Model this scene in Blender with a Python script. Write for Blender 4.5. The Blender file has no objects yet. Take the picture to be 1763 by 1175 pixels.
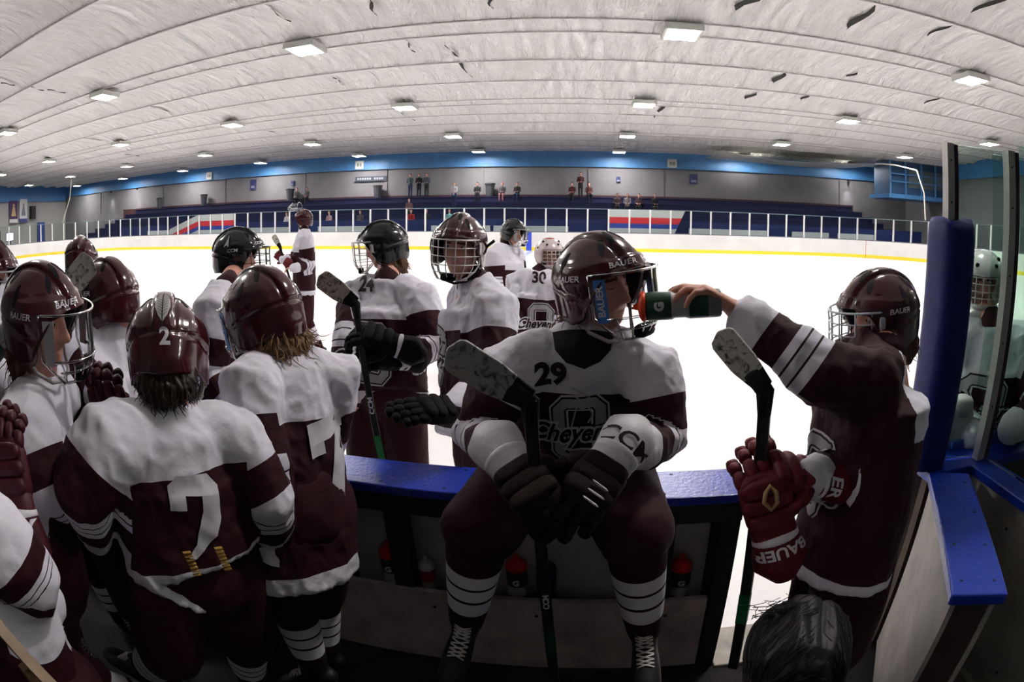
import bpy, bmesh, math, random
import numpy as np
from mathutils import Vector, Matrix, noise
from mathutils.bvhtree import BVHTree
random.seed(7)
PI = math.pi
S = bpy.context.scene
COL = S.collection

# ------------------------------------------------------------------ camera
# diagonal fisheye (equisolid), picture cropped off-centre -> lens shift
W_, H_ = 1763.0, 1175.0
F_, CX_, CY_ = 945.0, 1006.0, 462.0
cd = bpy.data.cameras.new('camera'); cam = bpy.data.objects.new('camera', cd); COL.objects.link(cam)
cd.type = 'PANO'; cd.panorama_type = 'FISHEYE_EQUISOLID'
cd.sensor_width = 36; cd.fisheye_lens = F_ / W_ * 36; cd.fisheye_fov = math.radians(340)
cd.shift_x = (W_ / 2 - CX_) / W_; cd.shift_y = -(H_ / 2 - CY_) / H_
cam.matrix_world = Matrix.Translation((0, 0, 1.95)) @ Matrix.Rotation(math.radians(90 - 5.34), 4, 'X') @ Matrix.Rotation(math.radians(.79), 4, 'Z')
S.camera = cam
# ------------------------------------------------------------------ world, exposure
wd = bpy.data.worlds.new('world'); S.world = wd; wd.use_nodes = True
wd.node_tree.nodes['Background'].inputs[0].default_value = (.8, .82, 1, 1)
wd.node_tree.nodes['Background'].inputs[1].default_value = 0.02
S.view_settings.view_transform = 'Standard'; S.view_settings.look = 'None'
S.view_settings.exposure = 0.36; S.view_settings.gamma = 1.0; S.view_settings.use_curve_mapping = False
S.cycles.max_bounces = 8; S.cycles.diffuse_bounces = 4; S.cycles.transparent_max_bounces = 16
LAMP = 185.0          # emission of the ceiling fixtures
LX = [-54.6, -45, -35.5, -26.1, -16.8, -7.55, 2.3, 11.4, 20.4]
LY = [3.8, 12.75, 21.65, 30.4, 38.0]

# ------------------------------------------------------------------ materials
MATS = {}
def mat(name, col=(.5, .5, .5), rough=.6, metal=0., coat=0., spec=.5, bump=0., bscale=40., var=0., vscale=5., emit=0., alpha=1.):
    if name in MATS: return MATS[name]
    m = bpy.data.materials.new(name); m.use_nodes = True; MATS[name] = m
    nt = m.node_tree; b = nt.nodes['Principled BSDF']; N = nt.nodes.new; L = nt.links.new
    b.inputs['Base Color'].default_value = (*col, 1); b.inputs['Roughness'].default_value = rough
    b.inputs['Metallic'].default_value = metal; b.inputs['Coat Weight'].default_value = coat
    b.inputs['Coat Roughness'].default_value = .08
    b.inputs['Specular IOR Level'].default_value = spec if spec != .5 or sum(col) > .25 else .25
    if emit: b.inputs['Emission Color'].default_value = (*col, 1); b.inputs['Emission Strength'].default_value = emit
    tc = N('ShaderNodeTexCoord')
    if bump:
        n = N('ShaderNodeTexNoise'); n.inputs['Scale'].default_value = bscale; n.inputs['Detail'].default_value = 4
        L(tc.outputs['Object'], n.inputs['Vector']); bp = N('ShaderNodeBump'); bp.inputs['Strength'].default_value = bump
        bp.inputs['Distance'].default_value = .01
        L(n.outputs[0], bp.inputs['Height']); L(bp.outputs[0], b.inputs['Normal'])
    if var:
        n = N('ShaderNodeTexNoise'); n.inputs['Scale'].default_value = vscale; n.inputs['Detail'].default_value = 5
        L(tc.outputs['Object'], n.inputs['Vector'])
        r = N('ShaderNodeMapRange'); r.inputs['From Min'].default_value = .3; r.inputs['From Max'].default_value = .7
        r.inputs['To Min'].default_value = 1 - var; r.inputs['To Max'].default_value = 1
        L(n.outputs[0], r.inputs[0]); mx = N('ShaderNodeMix'); mx.data_type = 'RGBA'; mx.blend_type = 'MULTIPLY'
        mx.inputs[0].default_value = 1; mx.inputs[6].default_value = (*col, 1)
        L(r.outputs[0], mx.inputs[7]); L(mx.outputs[2], b.inputs['Base Color'])
    return m
def glassy(name, tint=(.93, .97, .95), refl=.12, rough=.03):
    if name in MATS: return MATS[name]
    m = bpy.data.materials.new(name); m.use_nodes = True; MATS[name] = m
    nt = m.node_tree; nt.nodes.clear(); N = nt.nodes.new; L = nt.links.new
    o = N('ShaderNodeOutputMaterial'); t = N('ShaderNodeBsdfTransparent'); t.inputs[0].default_value = (*tint, 1)
    g = N('ShaderNodeBsdfGlossy'); g.inputs['Roughness'].default_value = rough
    mx = N('ShaderNodeMixShader'); lw = N('ShaderNodeLayerWeight'); lw.inputs[0].default_value = refl
    L(lw.outputs['Fresnel'], mx.inputs[0]); L(t.outputs[0], mx.inputs[1]); L(g.outputs[0], mx.inputs[2]); L(mx.outputs[0], o.inputs[0])
    return m
MAROON = (.025, .0013, .005)
WHITE = (.66, .64, .72)
M_blue = lambda: mat('blue_cap', (.006, .028, .34), .28, var=.25, vscale=9, bump=.22, bscale=70)
M_hdpe = lambda: mat('board_white', (.62, .60, .58), .45, var=.35, vscale=3)
M_dark = lambda: mat('dark_steel', (.018, .016, .016), .5)

# ------------------------------------------------------------------ object helpers
def props(o, label=None, cat=None, group=None, kind=None):
    if label: o['label'] = label
    if cat: o['category'] = cat
    if group: o['group'] = group
    if kind: o['kind'] = kind
    return o
def worigin(o):
    v = Vector((0, 0, 0))
    while o: v += o.location; o = o.parent
    return v
def obj(name, V, Fc, m, parent=None, smooth=False, fm=None, loc=None):
    """V in world coordinates; object origin at parent's origin (or loc)."""
    V = np.asarray(V, float)
    if parent is not None: org = np.array(worigin(parent))
    elif loc is not None: org = np.array(loc, float)
    else:
        org = (V.min(0) + V.max(0)) / 2; org[2] = V[:, 2].min()
    me = bpy.data.meshes.new(name); me.from_pydata((V - org).tolist(), [], [list(map(int, f)) for f in Fc])
    for k in (m if isinstance(m, (list, tuple)) else [m]): me.materials.append(k)
    if fm is not None: me.polygons.foreach_set('material_index', np.asarray(fm, dtype=np.int32))
    if smooth: me.polygons.foreach_set('use_smooth', [True] * len(me.polygons))
    me.update()
    o = bpy.data.objects.new(name, me); COL.objects.link(o)
    if parent is not None: o.parent = parent
    else: o.location = org
    return o
def empty(name, loc, label=None, cat=None, group=None, parent=None):
    o = bpy.data.objects.new(name, None); COL.objects.link(o); o.location = Vector(loc) - (worigin(parent) if parent else Vector((0, 0, 0))); o.empty_display_size = .1
    if parent: o.parent = parent
    return props(o, label, cat, group)
class MB:
    def __init__(s): s.V = []; s.F = []; s.M = []; s.n = 0
    def add(s, V, Fc, mi=0):
        s.V.append(np.asarray(V, float)); s.F += [[i + s.n for i in f] for f in Fc]; s.M += [mi] * len(Fc); s.n += len(V); return s
    def box(s, lo, hi, mi=0, bev=0.):
        (a, b, c), (d, e, f) = lo, hi
        V = [(x, y, z) for z in (c, f) for (x, y) in ((a, b), (d, b), (d, e), (a, e))]
        return s.add(V, [(3, 2, 1, 0), (4, 5, 6, 7), (0, 1, 5, 4), (1, 2, 6, 5), (2, 3, 7, 6), (3, 0, 4, 7)], mi)
    def obox(s, c, ax, h, mi=0):
        """oriented box: centre, 3 axis vectors, half sizes"""
        c = np.array(c, float); A = [np.array(a, float) for a in ax]
        V = [c + A[0] * h[0] * i + A[1] * h[1] * j + A[2] * h[2] * k for k in (-1, 1) for (i, j) in ((-1, -1), (1, -1), (1, 1), (-1, 1))]
        return s.add(V, [(3, 2, 1, 0), (4, 5, 6, 7), (0, 1, 5, 4), (1, 2, 6, 5), (2, 3, 7, 6), (3, 0, 4, 7)], mi)
    def bar(s, p, q, r, n=8, mi=0):
        return s.tube([p, q], r, n, mi)
    def tube(s, pts, r, n=8, mi=0, closed=False):
        P = [np.array(p, float) for p in pts]; k = len(P)
        R = r if isinstance(r, (list, tuple)) else [r] * k
        V = []; up = None
        for i in range(k):
            t = P[(i + 1) % k] - P[i - 1] if closed else (P[min(i + 1, k - 1)] - P[max(i - 1, 0)])
            t = t / (np.linalg.norm(t) + 1e-12)
            if up is None:
                up = np.array([0, 0, 1.]) if abs(t[2]) < .9 else np.array([1., 0, 0])
            ex = np.cross(t, up); ex /= np.linalg.norm(ex) + 1e-12; ey = np.cross(ex, t); up = ey
            for j in range(n):
                a = 2 * PI * j / n; V.append(P[i] + R[i] * (math.cos(a) * ex + math.sin(a) * ey))
        Fc = []
        for i in range(k if closed else k - 1):
            for j in range(n):
                a = i * n + j; b = i * n + (j + 1) % n; i2 = (i + 1) % k
                Fc.append((a, b, i2 * n + (j + 1) % n, i2 * n + j))
        if not closed: Fc += [list(range(n))[::-1], [(k - 1) * n + j for j in range(n)]]
        return s.add(V, Fc, mi)
    def lathe(s, prof, c, ax=(0, 0, 1), n=20, mi=0, mis=None):
        ax = np.array(ax, float); ax /= np.linalg.norm(ax)
        u = np.cross(ax, (0, 0, 1) if abs(ax[2]) < .9 else (1, 0, 0)); u /= np.linalg.norm(u); v = np.cross(ax, u)
        V = []; c = np.array(c, float)
        for r, h in prof:
            for j in range(n):
                a = 2 * PI * j / n; V.append(c + ax * h + r * (math.cos(a) * u + math.sin(a) * v))
        Fc = []; k = len(prof)
        for i in range(k - 1):
            for j in range(n):
                Fc.append((i * n + j, i * n + (j + 1) % n, (i + 1) * n + (j + 1) % n, (i + 1) * n + j))
        Fc += [list(range(n))[::-1], [(k - 1) * n + j for j in range(n)]]
        s.add(V, Fc, mi)
        if mis is not None:
            m0 = len(s.M) - len(Fc)
            for i in range(k - 1):
                for j in range(n): s.M[m0 + i * n + j] = mis[i]
            s.M[-2] = mis[0]; s.M[-1] = mis[-1]
        return s
    def sell(s, c, ax, h, e=.6, n=14, mi=0):
        """superellipsoid (rounded box)"""
        c = np.array(c, float); A = np.array(ax, float)
        V = []; Fc = []
        f = lambda w: math.copysign(abs(w) ** e, w)
        for i in range(n // 2 + 1):
            th = PI * i / (n // 2) - PI / 2
            for j in range(n):
                ph = 2 * PI * j / n
                l = (f(math.cos(th)) * f(math.cos(ph)), f(math.cos(th)) * f(math.sin(ph)), f(math.sin(th)))
                V.append(c + A[0] * h[0] * l[0] + A[1] * h[1] * l[1] + A[2] * h[2] * l[2])
        for i in range(n // 2):
            for j in range(n):
                Fc.append((i * n + j, i * n + (j + 1) % n, (i + 1) * n + (j + 1) % n, (i + 1) * n + j))
        return s.add(V, Fc, mi)
    def build(s, name, m, parent=None, smooth=False, loc=None):
        return obj(name, np.concatenate(s.V), s.F, m, parent, smooth, s.M if isinstance(m, (list, tuple)) else None, loc)
def bevel(o, w=.005, seg=2):
    md = o.modifiers.new('bevel', 'BEVEL'); md.width = w; md.segments = seg; md.limit_method = 'ANGLE'; return o
def copy_tree(o, parent=None):
    c = o.copy(); COL.objects.link(c); c.parent = parent
    for ch in list(o.children): copy_tree(ch, c)
    return c
def unit(v): v = np.array(v, float); return v / (np.linalg.norm(v) + 1e-12)

# ------------------------------------------------------------------ lettering (built as flat mesh, laid on a surface)
def text2d(s, size=1., bold=0.):
    cu = bpy.data.curves.new('t', 'FONT'); cu.body = s; cu.size = size; cu.align_x = 'CENTER'; cu.align_y = 'CENTER'; cu.offset = bold; cu.resolution_u = 3
    o = bpy.data.objects.new('t', cu); COL.objects.link(o)
    dg = bpy.context.evaluated_depsgraph_get(); me = bpy.data.meshes.new_from_object(o.evaluated_get(dg))
    V = [tuple(v.co[:2]) for v in me.vertices]; Fc = [tuple(p.vertices) for p in me.polygons]
    bpy.data.objects.remove(o); bpy.data.curves.remove(cu); bpy.data.meshes.remove(me)
    return V, Fc
def poly2d(polys):
    V = []; Fc = []
    for p in polys: Fc.append(tuple(range(len(V), len(V) + len(p)))); V += p
    return V, Fc
def ribbon(pts, w):
    V = []; P = [np.array(p, float) for p in pts]; k = len(P)
    for i in range(k):
        t = unit(P[min(i + 1, k - 1)] - P[max(i - 1, 0)]); n = np.array([-t[1], t[0]]); V += [tuple(P[i] + n * w / 2), tuple(P[i] - n * w / 2)]
    return V, [(2 * i, 2 * i + 1, 2 * i + 3, 2 * i + 2) for i in range(k - 1)]
def join2d(*sh):
    V = []; Fc = []
    for v, f in sh: Fc += [tuple(i + len(V) for i in q) for q in f]; V += list(v)
    return V, Fc
def xf2d(sh, sx=1, sy=None, dx=0, dy=0, shear=0):
    sy = sx if sy is None else sy
    V, Fc = sh; V = [(x * sx + y * sy * shear + dx, y * sy + dy) for x, y in V]
    if sx * sy < 0: Fc = [tuple(reversed(f)) for f in Fc]
    return V, Fc
def decal(name, sh, O, ex, ey, bvh, m, parent, off=.003, cut=.02, reach=.07, label=None, start=.12):
    V, Fc = sh; O = np.array(O, float); ex = unit(ex); ey = np.array(ey, float); ey = unit(ey - ex * ex.dot(ey)); n = np.cross(ex, ey)
    bm = bmesh.new(); vs = [bm.verts.new((x, y, 0)) for x, y in V]
    for f in Fc:
        try: bm.faces.new([vs[i] for i in f])
        except ValueError: pass
    bmesh.ops.triangulate(bm, faces=bm.faces[:])
    for _ in range(5):
        le = [e for e in bm.edges if e.calc_length() > cut]
        if not le: break
        bmesh.ops.subdivide_edges(bm, edges=le, cuts=1); bmesh.ops.triangulate(bm, faces=[f for f in bm.faces if len(f.verts) > 3])
    if bvh:
        h = bvh.ray_cast(Vector(O + n * start), Vector(-n), start + .4)
        if h[0] is not None: O = np.array(h[0])
    out = []; ok = []
    for v in bm.verts:
        p = O + ex * v.co.x + ey * v.co.y
        if bvh:
            h = bvh.ray_cast(Vector(p + n * reach), Vector(-n), reach * 2.6)
            if h[0] is not None:
                nn = h[1] if h[1].dot(Vector(n)) > 0 else -h[1]
                p = np.array(h[0]) + np.array(nn) * off * .3 + n * off; ok.append(1)
            else: ok.append(0)
        else: p = p + n * off; ok.append(1)
        out.append(p)
    bm.verts.index_update()
    def fine(f):
        if not all(ok[v.index] for v in f.verts): return False
        return all(np.linalg.norm(out[e.verts[0].index] - out[e.verts[1].index]) < e.calc_length() * 3 + .006 for e in f.edges)
    Fo = [[v.index for v in f.verts] for f in bm.faces if fine(f)]
    bm.free()
    if not Fo: print('decal missed', name); return None
    o = obj(name, out, Fo, m, parent, True)
    if label: o['label'] = label
    return o

# ------------------------------------------------------------------ lamps in the ceiling
CZ = 6.72
def make_lamps():
    fr = mat('lamp_frame', (.5, .5, .47), .5)
    em = mat('lamp_glow', (1, .97, .93), emit=LAMP)
    b = MB(); s = .47
    for (x0, y0, x1, y1) in ((-s, -s, s, -s + .07), (-s, s - .07, s, s), (-s, -s, -s + .07, s), (s - .07, -s, s, s)):
        b.box((x0, y0, -.16), (x1, y1, .0))
    b.box((-s + .071, -s + .071, -.03), (s - .071, s - .071, -.005))
    root = None
    for j, y in sorted(enumerate(LY), key=lambda q: q[0] == 0):
        for i, x in enumerate(LX):
            far = ('overhead', 'nearest', 'second', 'third', 'farthest')[j]
            lab = 'square white ceiling light glowing in the %s row, %s' % (far, ('at the far left end', 'second from the left end', 'third from the left end', 'fourth from the left end', 'left of the middle', 'just left of the bench', 'above the seated player', 'right of the middle', 'at the right end')[i])
            if root is None:
                root = empty('ceiling_light', (x, y, CZ - .07), lab, 'ceiling light', 'square lights set in the arena ceiling')
                bb = MB(); [bb.add(v + np.array([x, y, CZ - .07]), [], 0) for v in b.V]; bb.F = b.F; bb.M = b.M
                bb.build('frame', fr, root)
                d = MB().box((x - .41, y - .41, CZ - .19), (x + .41, y + .41, CZ - .17)); d.build('diffuser', em, root)
            else:
                if y < 5 and (x < -30 or x > 21): continue
                r = copy_tree(root); r.location = (x, y, CZ - .07); r['label'] = lab
                if y < 5:
                    for ch in r.children:
                        if ch.name.startswith('diffuser'): ch.data = ch.data.copy(); ch.data.materials[0] = mat('lamp_glow_dimmed', (1, .97, .93), emit=LAMP * .55)  # unseen near row for bench lighting, dimmed to a moderate level
make_lamps()
def pieces(b, name, m, parent):
    """every solid collected in b becomes a part of its own"""
    k = 0; f0 = 0
    for V in b.V:
        fs = [[i - k for i in f] for f in b.F if k <= f[0] < k + len(V)]; obj(name, V, fs, m, parent); k += len(V)
# ================================================================== THE ARENA
def structure(o): o['kind'] = 'structure'; return o
# ice
m = mat('ice', (.84, .815, .815), .4, bump=.15, bscale=3, var=.06, vscale=2)
structure(obj('floor_ice', [(-43, 1.6, 0), (23, 1.6, 0), (23, 31.4, 0), (-43, 31.4, 0)], [(0, 1, 2, 3)], m))
cf = mat('concrete', (.10, .10, .11), .7, var=.3)
structure(obj('floor_hall', [(-62, -3.2, -.02), (30, -3.2, -.02), (30, 41, -.02), (-62, 41, -.02)], [(0, 1, 2, 3)], cf))
structure(obj('floor_bench', [(-6, -3.1, .18), (3.4, -3.1, .18), (3.4, 1.72, .18), (-6, 1.72, .18)], [(0, 1, 2, 3)], mat('rubber', (.018, .015, .015), .85, bump=.5, bscale=90, var=.5, vscale=6)))
def line_on_ice(name, x0, y0, x1, y1, c):
    m = mat('paint_' + name, c, .3); return m, [(x0, y0, .003), (x1, y0, .003), (x1, y1, .003), (x0, y1, .003)]
b = MB(); b.add(line_on_ice('b', -3.15, 1.76, -2.85, 31.1, (0, 0, 0))[1], [(0, 1, 2, 3)])
props(b.build('painted_line', mat('ice_blue', (.62, .66, .86), .25)), 'pale blue line painted across the ice behind the bench players', 'line')
b = MB()
for k in range(48):
    a0, a1 = 2 * PI * k / 48, 2 * PI * (k + 1) / 48
    b.add([(-8.5 + r * math.cos(a), 9.5 + r * math.sin(a), .003) for r, a in ((4.4, a0), (4.45, a0), (4.45, a1), (4.4, a1))], [(0, 1, 2, 3)])
props(b.build('faceoff_circle', mat('ice_red', (.86, .70, .72), .25)), 'faint red circle painted under the ice beyond the bench', 'line')

# ceiling: white fabric hung between straps that run along the rink
STR = [-3.1, .9, 3.4, 4.5, 6.85, 9.6, 12.4, 13.4, 16.0, 18.6, 21.6, 22.6, 24.8, 27.2, 30.2, 31.2, 33.8, 36.4, 38.3, 40.2]
def ceiling():
    m = bpy.data.materials.new('ceiling_fabric'); m.use_nodes = True; nt = m.node_tree; N = nt.nodes.new; L = nt.links.new
    p = nt.nodes['Principled BSDF']; p.inputs['Roughness'].default_value = .55
    tc = N('ShaderNodeTexCoord'); mp = N('ShaderNodeMapping'); mp.inputs['Scale'].default_value = (2.1, .42, 1); mp.inputs['Rotation'].default_value = (0, 0, .32)
    L(tc.outputs['Object'], mp.inputs[0])
    n = N('ShaderNodeTexNoise'); n.inputs['Scale'].default_value = 1.6; n.inputs['Detail'].default_value = 5; n.inputs['Roughness'].default_value = .62; n.inputs['Distortion'].default_value = .5
    L(mp.outputs[0], n.inputs['Vector'])
    bp = N('ShaderNodeBump'); bp.inputs['Strength'].default_value = 1; bp.inputs['Distance'].default_value = .6; L(n.outputs[0], bp.inputs['Height']); L(bp.outputs[0], p.inputs['Normal'])
    n2 = N('ShaderNodeTexNoise'); n2.inputs['Scale'].default_value = .35; n2.inputs['Detail'].default_value = 3; L(tc.outputs['Object'], n2.inputs['Vector'])
    r = N('ShaderNodeValToRGB'); r.color_ramp.elements[0].position = .3; r.color_ramp.elements[0].color = (.86, .84, .83, 1); r.color_ramp.elements[1].color = (.95, .93, .92, 1); r.color_ramp.elements[1].position = .6
    L(n2.outputs[0], r.inputs[0]); L(r.outputs[0], p.inputs['Base Color'])
    xs = np.arange(-62, 30.01, .5); V = []; ys = []
    for a, c in zip(STR[:-1], STR[1:]):
        k = max(3, int((c - a) / .3)); ys += [(a + (c - a) * i / k, a, c) for i in range(k)]
    ys.append((STR[-1], STR[-2], STR[-1]))
    for y, a, c in ys:
        t = (y - a) / (c - a); w = min(1, (c - a) / 2.5)
        sag = .24 * w * math.sin(PI * t) ** .6
        for x in xs:
            wr = .10 * w * math.sin(PI * t) * noise.noise((x * 1.3 + y * .6, y * .25, 3))
            V.append((x, y, CZ + sag + wr))
    nx = len(xs); Fc = [(j * nx + i, (j + 1) * nx + i, (j + 1) * nx + i + 1, j * nx + i + 1) for j in range(len(ys) - 1) for i in range(nx - 1)]
    c = structure(obj('ceiling', V, Fc, m, smooth=True))
    st = mat('strap_white', (.50, .46, .45), .5)
    for y in STR[1:-1]:
        MB().box((-62, y - .02, CZ - .03), (30, y + .02, CZ - .008)).build('strap', st, c)
    dk = mat('tear_dark', (.02, .02, .018), .8)
    # slits where the fabric has torn: (x, y, length, angle, width)
    for x, y, l, a, w in [(-3.98, 16.52, 3.89, 1.55, 0.09),
        (-4.97, 11.24, 1.32, 1.68, 0.06),
        (-7.31, 10.59, 1.6, 1.53, 0.06),
        (-2.2, 11.56, 0.93, 1.52, 0.06),
        (3.54, 11.12, 1.24, 1.77, 0.16),
        (6.37, 11.0, 1.79, 1.49, 0.13),
        (8.48, 8.34, 2.23, 1.58, 0.08),
        (8.47, 10.44, 1.3, 1.54, 0.05),
        (6.5, 17.35, 1.55, 1.49, 0.14),
        (6.39, 20.41, 1.19, 1.65, 0.12),
        (8.44, 19.68, 1.12, 1.43, 0.1),
        (13.02, 17.06, 1.55, 1.48, 0.05),
        (8.43, 15.57, 0.8, 1.61, 0.06),
        (3.26, 24.18, 3.93, 1.56, 0.11),
        (-18.58, 10.21, 1.02, 1.71, 0.06),
        (-18.63, 11.38, 0.99, 1.51, 0.05),
        (-18.14, 17.24, 2.55, 1.57, 0.07),
        (-27.4, 20.26, 2.48, 1.54, 0.08),
        (-17.62, 26.06, 1.67, 1.33, 0.07),
        (-18.73, 8.85, 0.71, 1.46, 0.04),
        (-30.96, 27.04, 1.73, 1.65, 0.12),
        (-8.64, 25.4, 2.09, 1.54, 0.07),
        (-8.84, 17.74, 1.2, 1.58, 0.05),
        (-5.06, 14.48, 1.49, 1.6, 0.03)]:
        k = 7; Vt = []; ya, yc = [(p, q) for p, q in zip(STR[:-1], STR[1:]) if p <= y <= q][0]; zc = CZ - .07 + .24 * min(1, (yc - ya) / 2.5) * math.sin(PI * (y - ya) / (yc - ya)) ** .6
        for i in range(k):
            t = i / (k - 1) - .5; q = .7 * w * (math.cos(PI * t)) ** .7 * (1 + .3 * math.sin(9 * t + x)); ux, uy = math.cos(a), math.sin(a)
            cx = x + l * t * ux + .08 * math.sin(6 * t) * -uy; cy = y + l * t * uy + .08 * math.sin(6 * t) * ux
            for s in (-1, 1): Vt.append((cx - uy * q * s, cy + ux * q * s, zc + .02 * s))
        obj('torn_slit', Vt, [(2 * i, 2 * i + 1, 2 * i + 3, 2 * i + 2) for i in range(k - 1)], dk, c)
ceiling()
# walls
mw = mat('wall_block', (.165, .158, .17), .7, var=.15, vscale=1.2)
mb = mat('wall_band_blue', (.055, .19, .42), .5, var=.2, vscale=1.5)
md_ = mat('wall_dark', (.10, .10, .10), .8)
structure(MB().box((-62, 40.2, 0), (30, 40.5, 7)).build('wall_far', mw))
structure(MB().box((-60.5, 40.0, 5.64), (27, 40.19, 7)).build('trim_1', mb))
structure(MB().box((-60.8, -3.2, 0), (-60.5, 40.19, 7)).build('wall_left', mat('wall_left_block', (.30, .29, .29), .8)))
structure(MB().box((27, -3.2, 0), (27.3, 40.19, 7)).build('wall_right', mw))
structure(MB().box((-62, -3.5, 0), (30, -3.21, 7)).build('wall_near', md_))
structure(MB().box((-60.45, 3, 5.2), (-60.2, 40, 6.9)).build('trim_2', mb))
structure(MB().box((26.7, 3, 5.7), (26.95, 39.9, 6.9)).build('trim_3', mb))
for x in (-52, -40.5, -31.7, -22.8, -15.3, -7.6, .2, 5.7, 13.2, 20.2):
    structure(MB().box((x, 40.12, 3.2), (x + .07, 40.19, 5.64)).build('trim_4', mat('joint_grey', (.16, .15, .17), .8)))
# a chase between the wall and the far beam seam every few metres
for i, x in enumerate((-21.3, .1, -33.0)):
    t = empty('hanging_sign', (x, 39.95, 6.0), ['white square sign on the blue band above the standing spectators', 'white square sign on the blue band right of the middle', 'white square sign on the blue band at the left'][i] , 'sign', 'square signs on the blue band')
    x = [-17.6, 6.35, -33.6][i]; t.location.x = x
    MB().box((x - .36, 39.9, 5.72), (x + .36, 39.96, 6.36)).build('board', mat('sign_white', (.55, .55, .5), .5), t)
    b = MB(); b.box((x - .2, 39.885, 5.9), (x - .03, 39.899, 6.16)); b.box((x + .03, 39.885, 5.9), (x + .2, 39.899, 6.16)); pieces(b, 'figure', mat('sign_ink', (.16, .2, .16), .6), t)
tg = empty('wall_sign', (-16.6, 40.1, 4.9), 'long dark sign with a line of pale letters on the far grey wall', 'sign')
MB().box((-18.0, 40.05, 4.75), (-15.3, 40.11, 5.12)).build('board', mat('sign_grey', (.05, .06, .08), .6), tg)
b = MB()
for k in range(11):
    if k != 6: b.box((-17.8 + k * .21, 40.03, 4.86), (-17.66 + k * .21, 40.049, 5.02))
pieces(b, 'letter', mat('letter_grey', (.3, .3, .33), .6), tg)
for (x, z, w, h, n, lab) in ((8.0, 4.95, .62, .75, 'poster', 'dark blue poster on the far wall right of the middle'), (-28.3, 4.95, .62, .85, 'poster', 'dark blue poster on the far wall at the left'), (2.4, 4.75, .3, .4, 'poster', 'small dark plate on the far wall right of the seated trio'), (-24.0, 4.85, .3, .4, 'poster', 'small dark plate on the far wall above the left trash bins')):
    t = empty(n, (x, 40.1, z - h / 2), lab, 'poster')
    MB().box((x - w / 2, 40.06, z - h / 2), (x + w / 2, 40.198, z + h / 2)).build('sheet', mat('poster_navy', (.03, .04, .11), .6), t)
    MB().box((x - w / 3, 40.04, z - h / 3), (x + w / 3, 40.059, z - h / 9)).build('print', mat('poster_print', (.2, .2, .28), .6), t)
# left end wall: banners, door, mats, lit screen
def banner(y, z0, z1, w, c1, c2, c3, lab):
    t = empty('banner', (-60.1, y, z0), lab, 'banner', 'banners on the left end wall')
    MB().box((-60.15, y - w / 2, z0 + .4), (-60.1, y + w / 2, z1)).build('cloth', c1, t)
    MB().box((-60.15, y - w / 2, z0), (-60.1, y + w / 2, z0 + .39)).build('foot', c3, t)
    b = MB(); b.add([(-60.08, y - w * .3, z0 + .7), (-60.08, y + w * .3, z0 + .7), (-60.08, y + w * .12, z0 + 1.7), (-60.08, y - w * .12, z0 + 1.7)], [(0, 1, 2, 3)])
    b.add([(-60.08, y - w * .12, z0 + 1.74), (-60.08, y + w * .12, z0 + 1.74), (-60.08, y + w * .12, z0 + 2.0), (-60.08, y - w * .12, z0 + 2.0)], [(0, 1, 2, 3)]); b.build('figure', c2, t)
bw, bn = mat('banner_white', (.5, .5, .52), .7), mat('banner_navy', (.06, .03, .09), .7)
banner(31.1, 3.0, 5.35, 1.25, bn, mat('banner_gold', (.4, .27, .12), .7), bw, 'dark banner with a golden figure at the left end of the hall')
banner(32.7, 3.0, 5.5, 1.25, bw, mat('banner_grey', (.16, .16, .2), .7), mat('banner_navy2', (.04, .05, .2), .7), 'white banner beside the dark one at the left end of the hall')
t = empty('door_1', (-60.3, 35.8, 0)); t['kind'] = 'structure'
MB().box((-60.45, 35.2, 0), (-60.3, 36.4, 2.9)).build('leaf', mat('door_blue', (.02, .05, .2), .5), t)
t = empty('screen', (-50.2, 25.5, 0), 'small glowing white screen beyond the left end of the rink', 'screen')
MB().box((-50.25, 24.95, 1.25), (-50.2, 25.95, 2.0)).build('housing', M_dark(), t)
MB().box((-50.19, 25.0, 1.3), (-50.18, 25.9, 1.95)).build('display', mat('screen_glow', (.65, .7, 1), emit=1.6), t)
MB().box((-50.3, 25.3, 0), (-50.26, 25.6, 1.4)).build('stand', M_dark(), t)
t = empty('notice_board', (-50.5, 23.4, 0), 'dark board with a pale emblem beside the glowing screen', 'board')
MB().box((-50.5, 22.4, -.02), (-50.4, 23.3, 2.2)).build('blue_panel', mat('door_blue', (.02, .05, .2)), t); MB().box((-50.5, 23.31, -.02), (-50.4, 24.3, 2.2)).build('dark_panel', mat('brown_panel', (.05, .02, .02), .6), t)
MB().add([(-50.38, 23.5, 1.0), (-50.38, 24.1, 1.0), (-50.38, 23.8, 1.9)], [(0, 1, 2)]).build('emblem', mat('letter_grey', (.3, .3, .33), .6), t)
t = empty('speaker', (-60, 34.2, 3.3), 'black speaker hung on the left end wall near the corner', 'speaker')
MB().box((-60.49, 33.9, 3.3), (-59.8, 34.6, 4.7)).build('cabinet', M_dark(), t)

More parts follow.
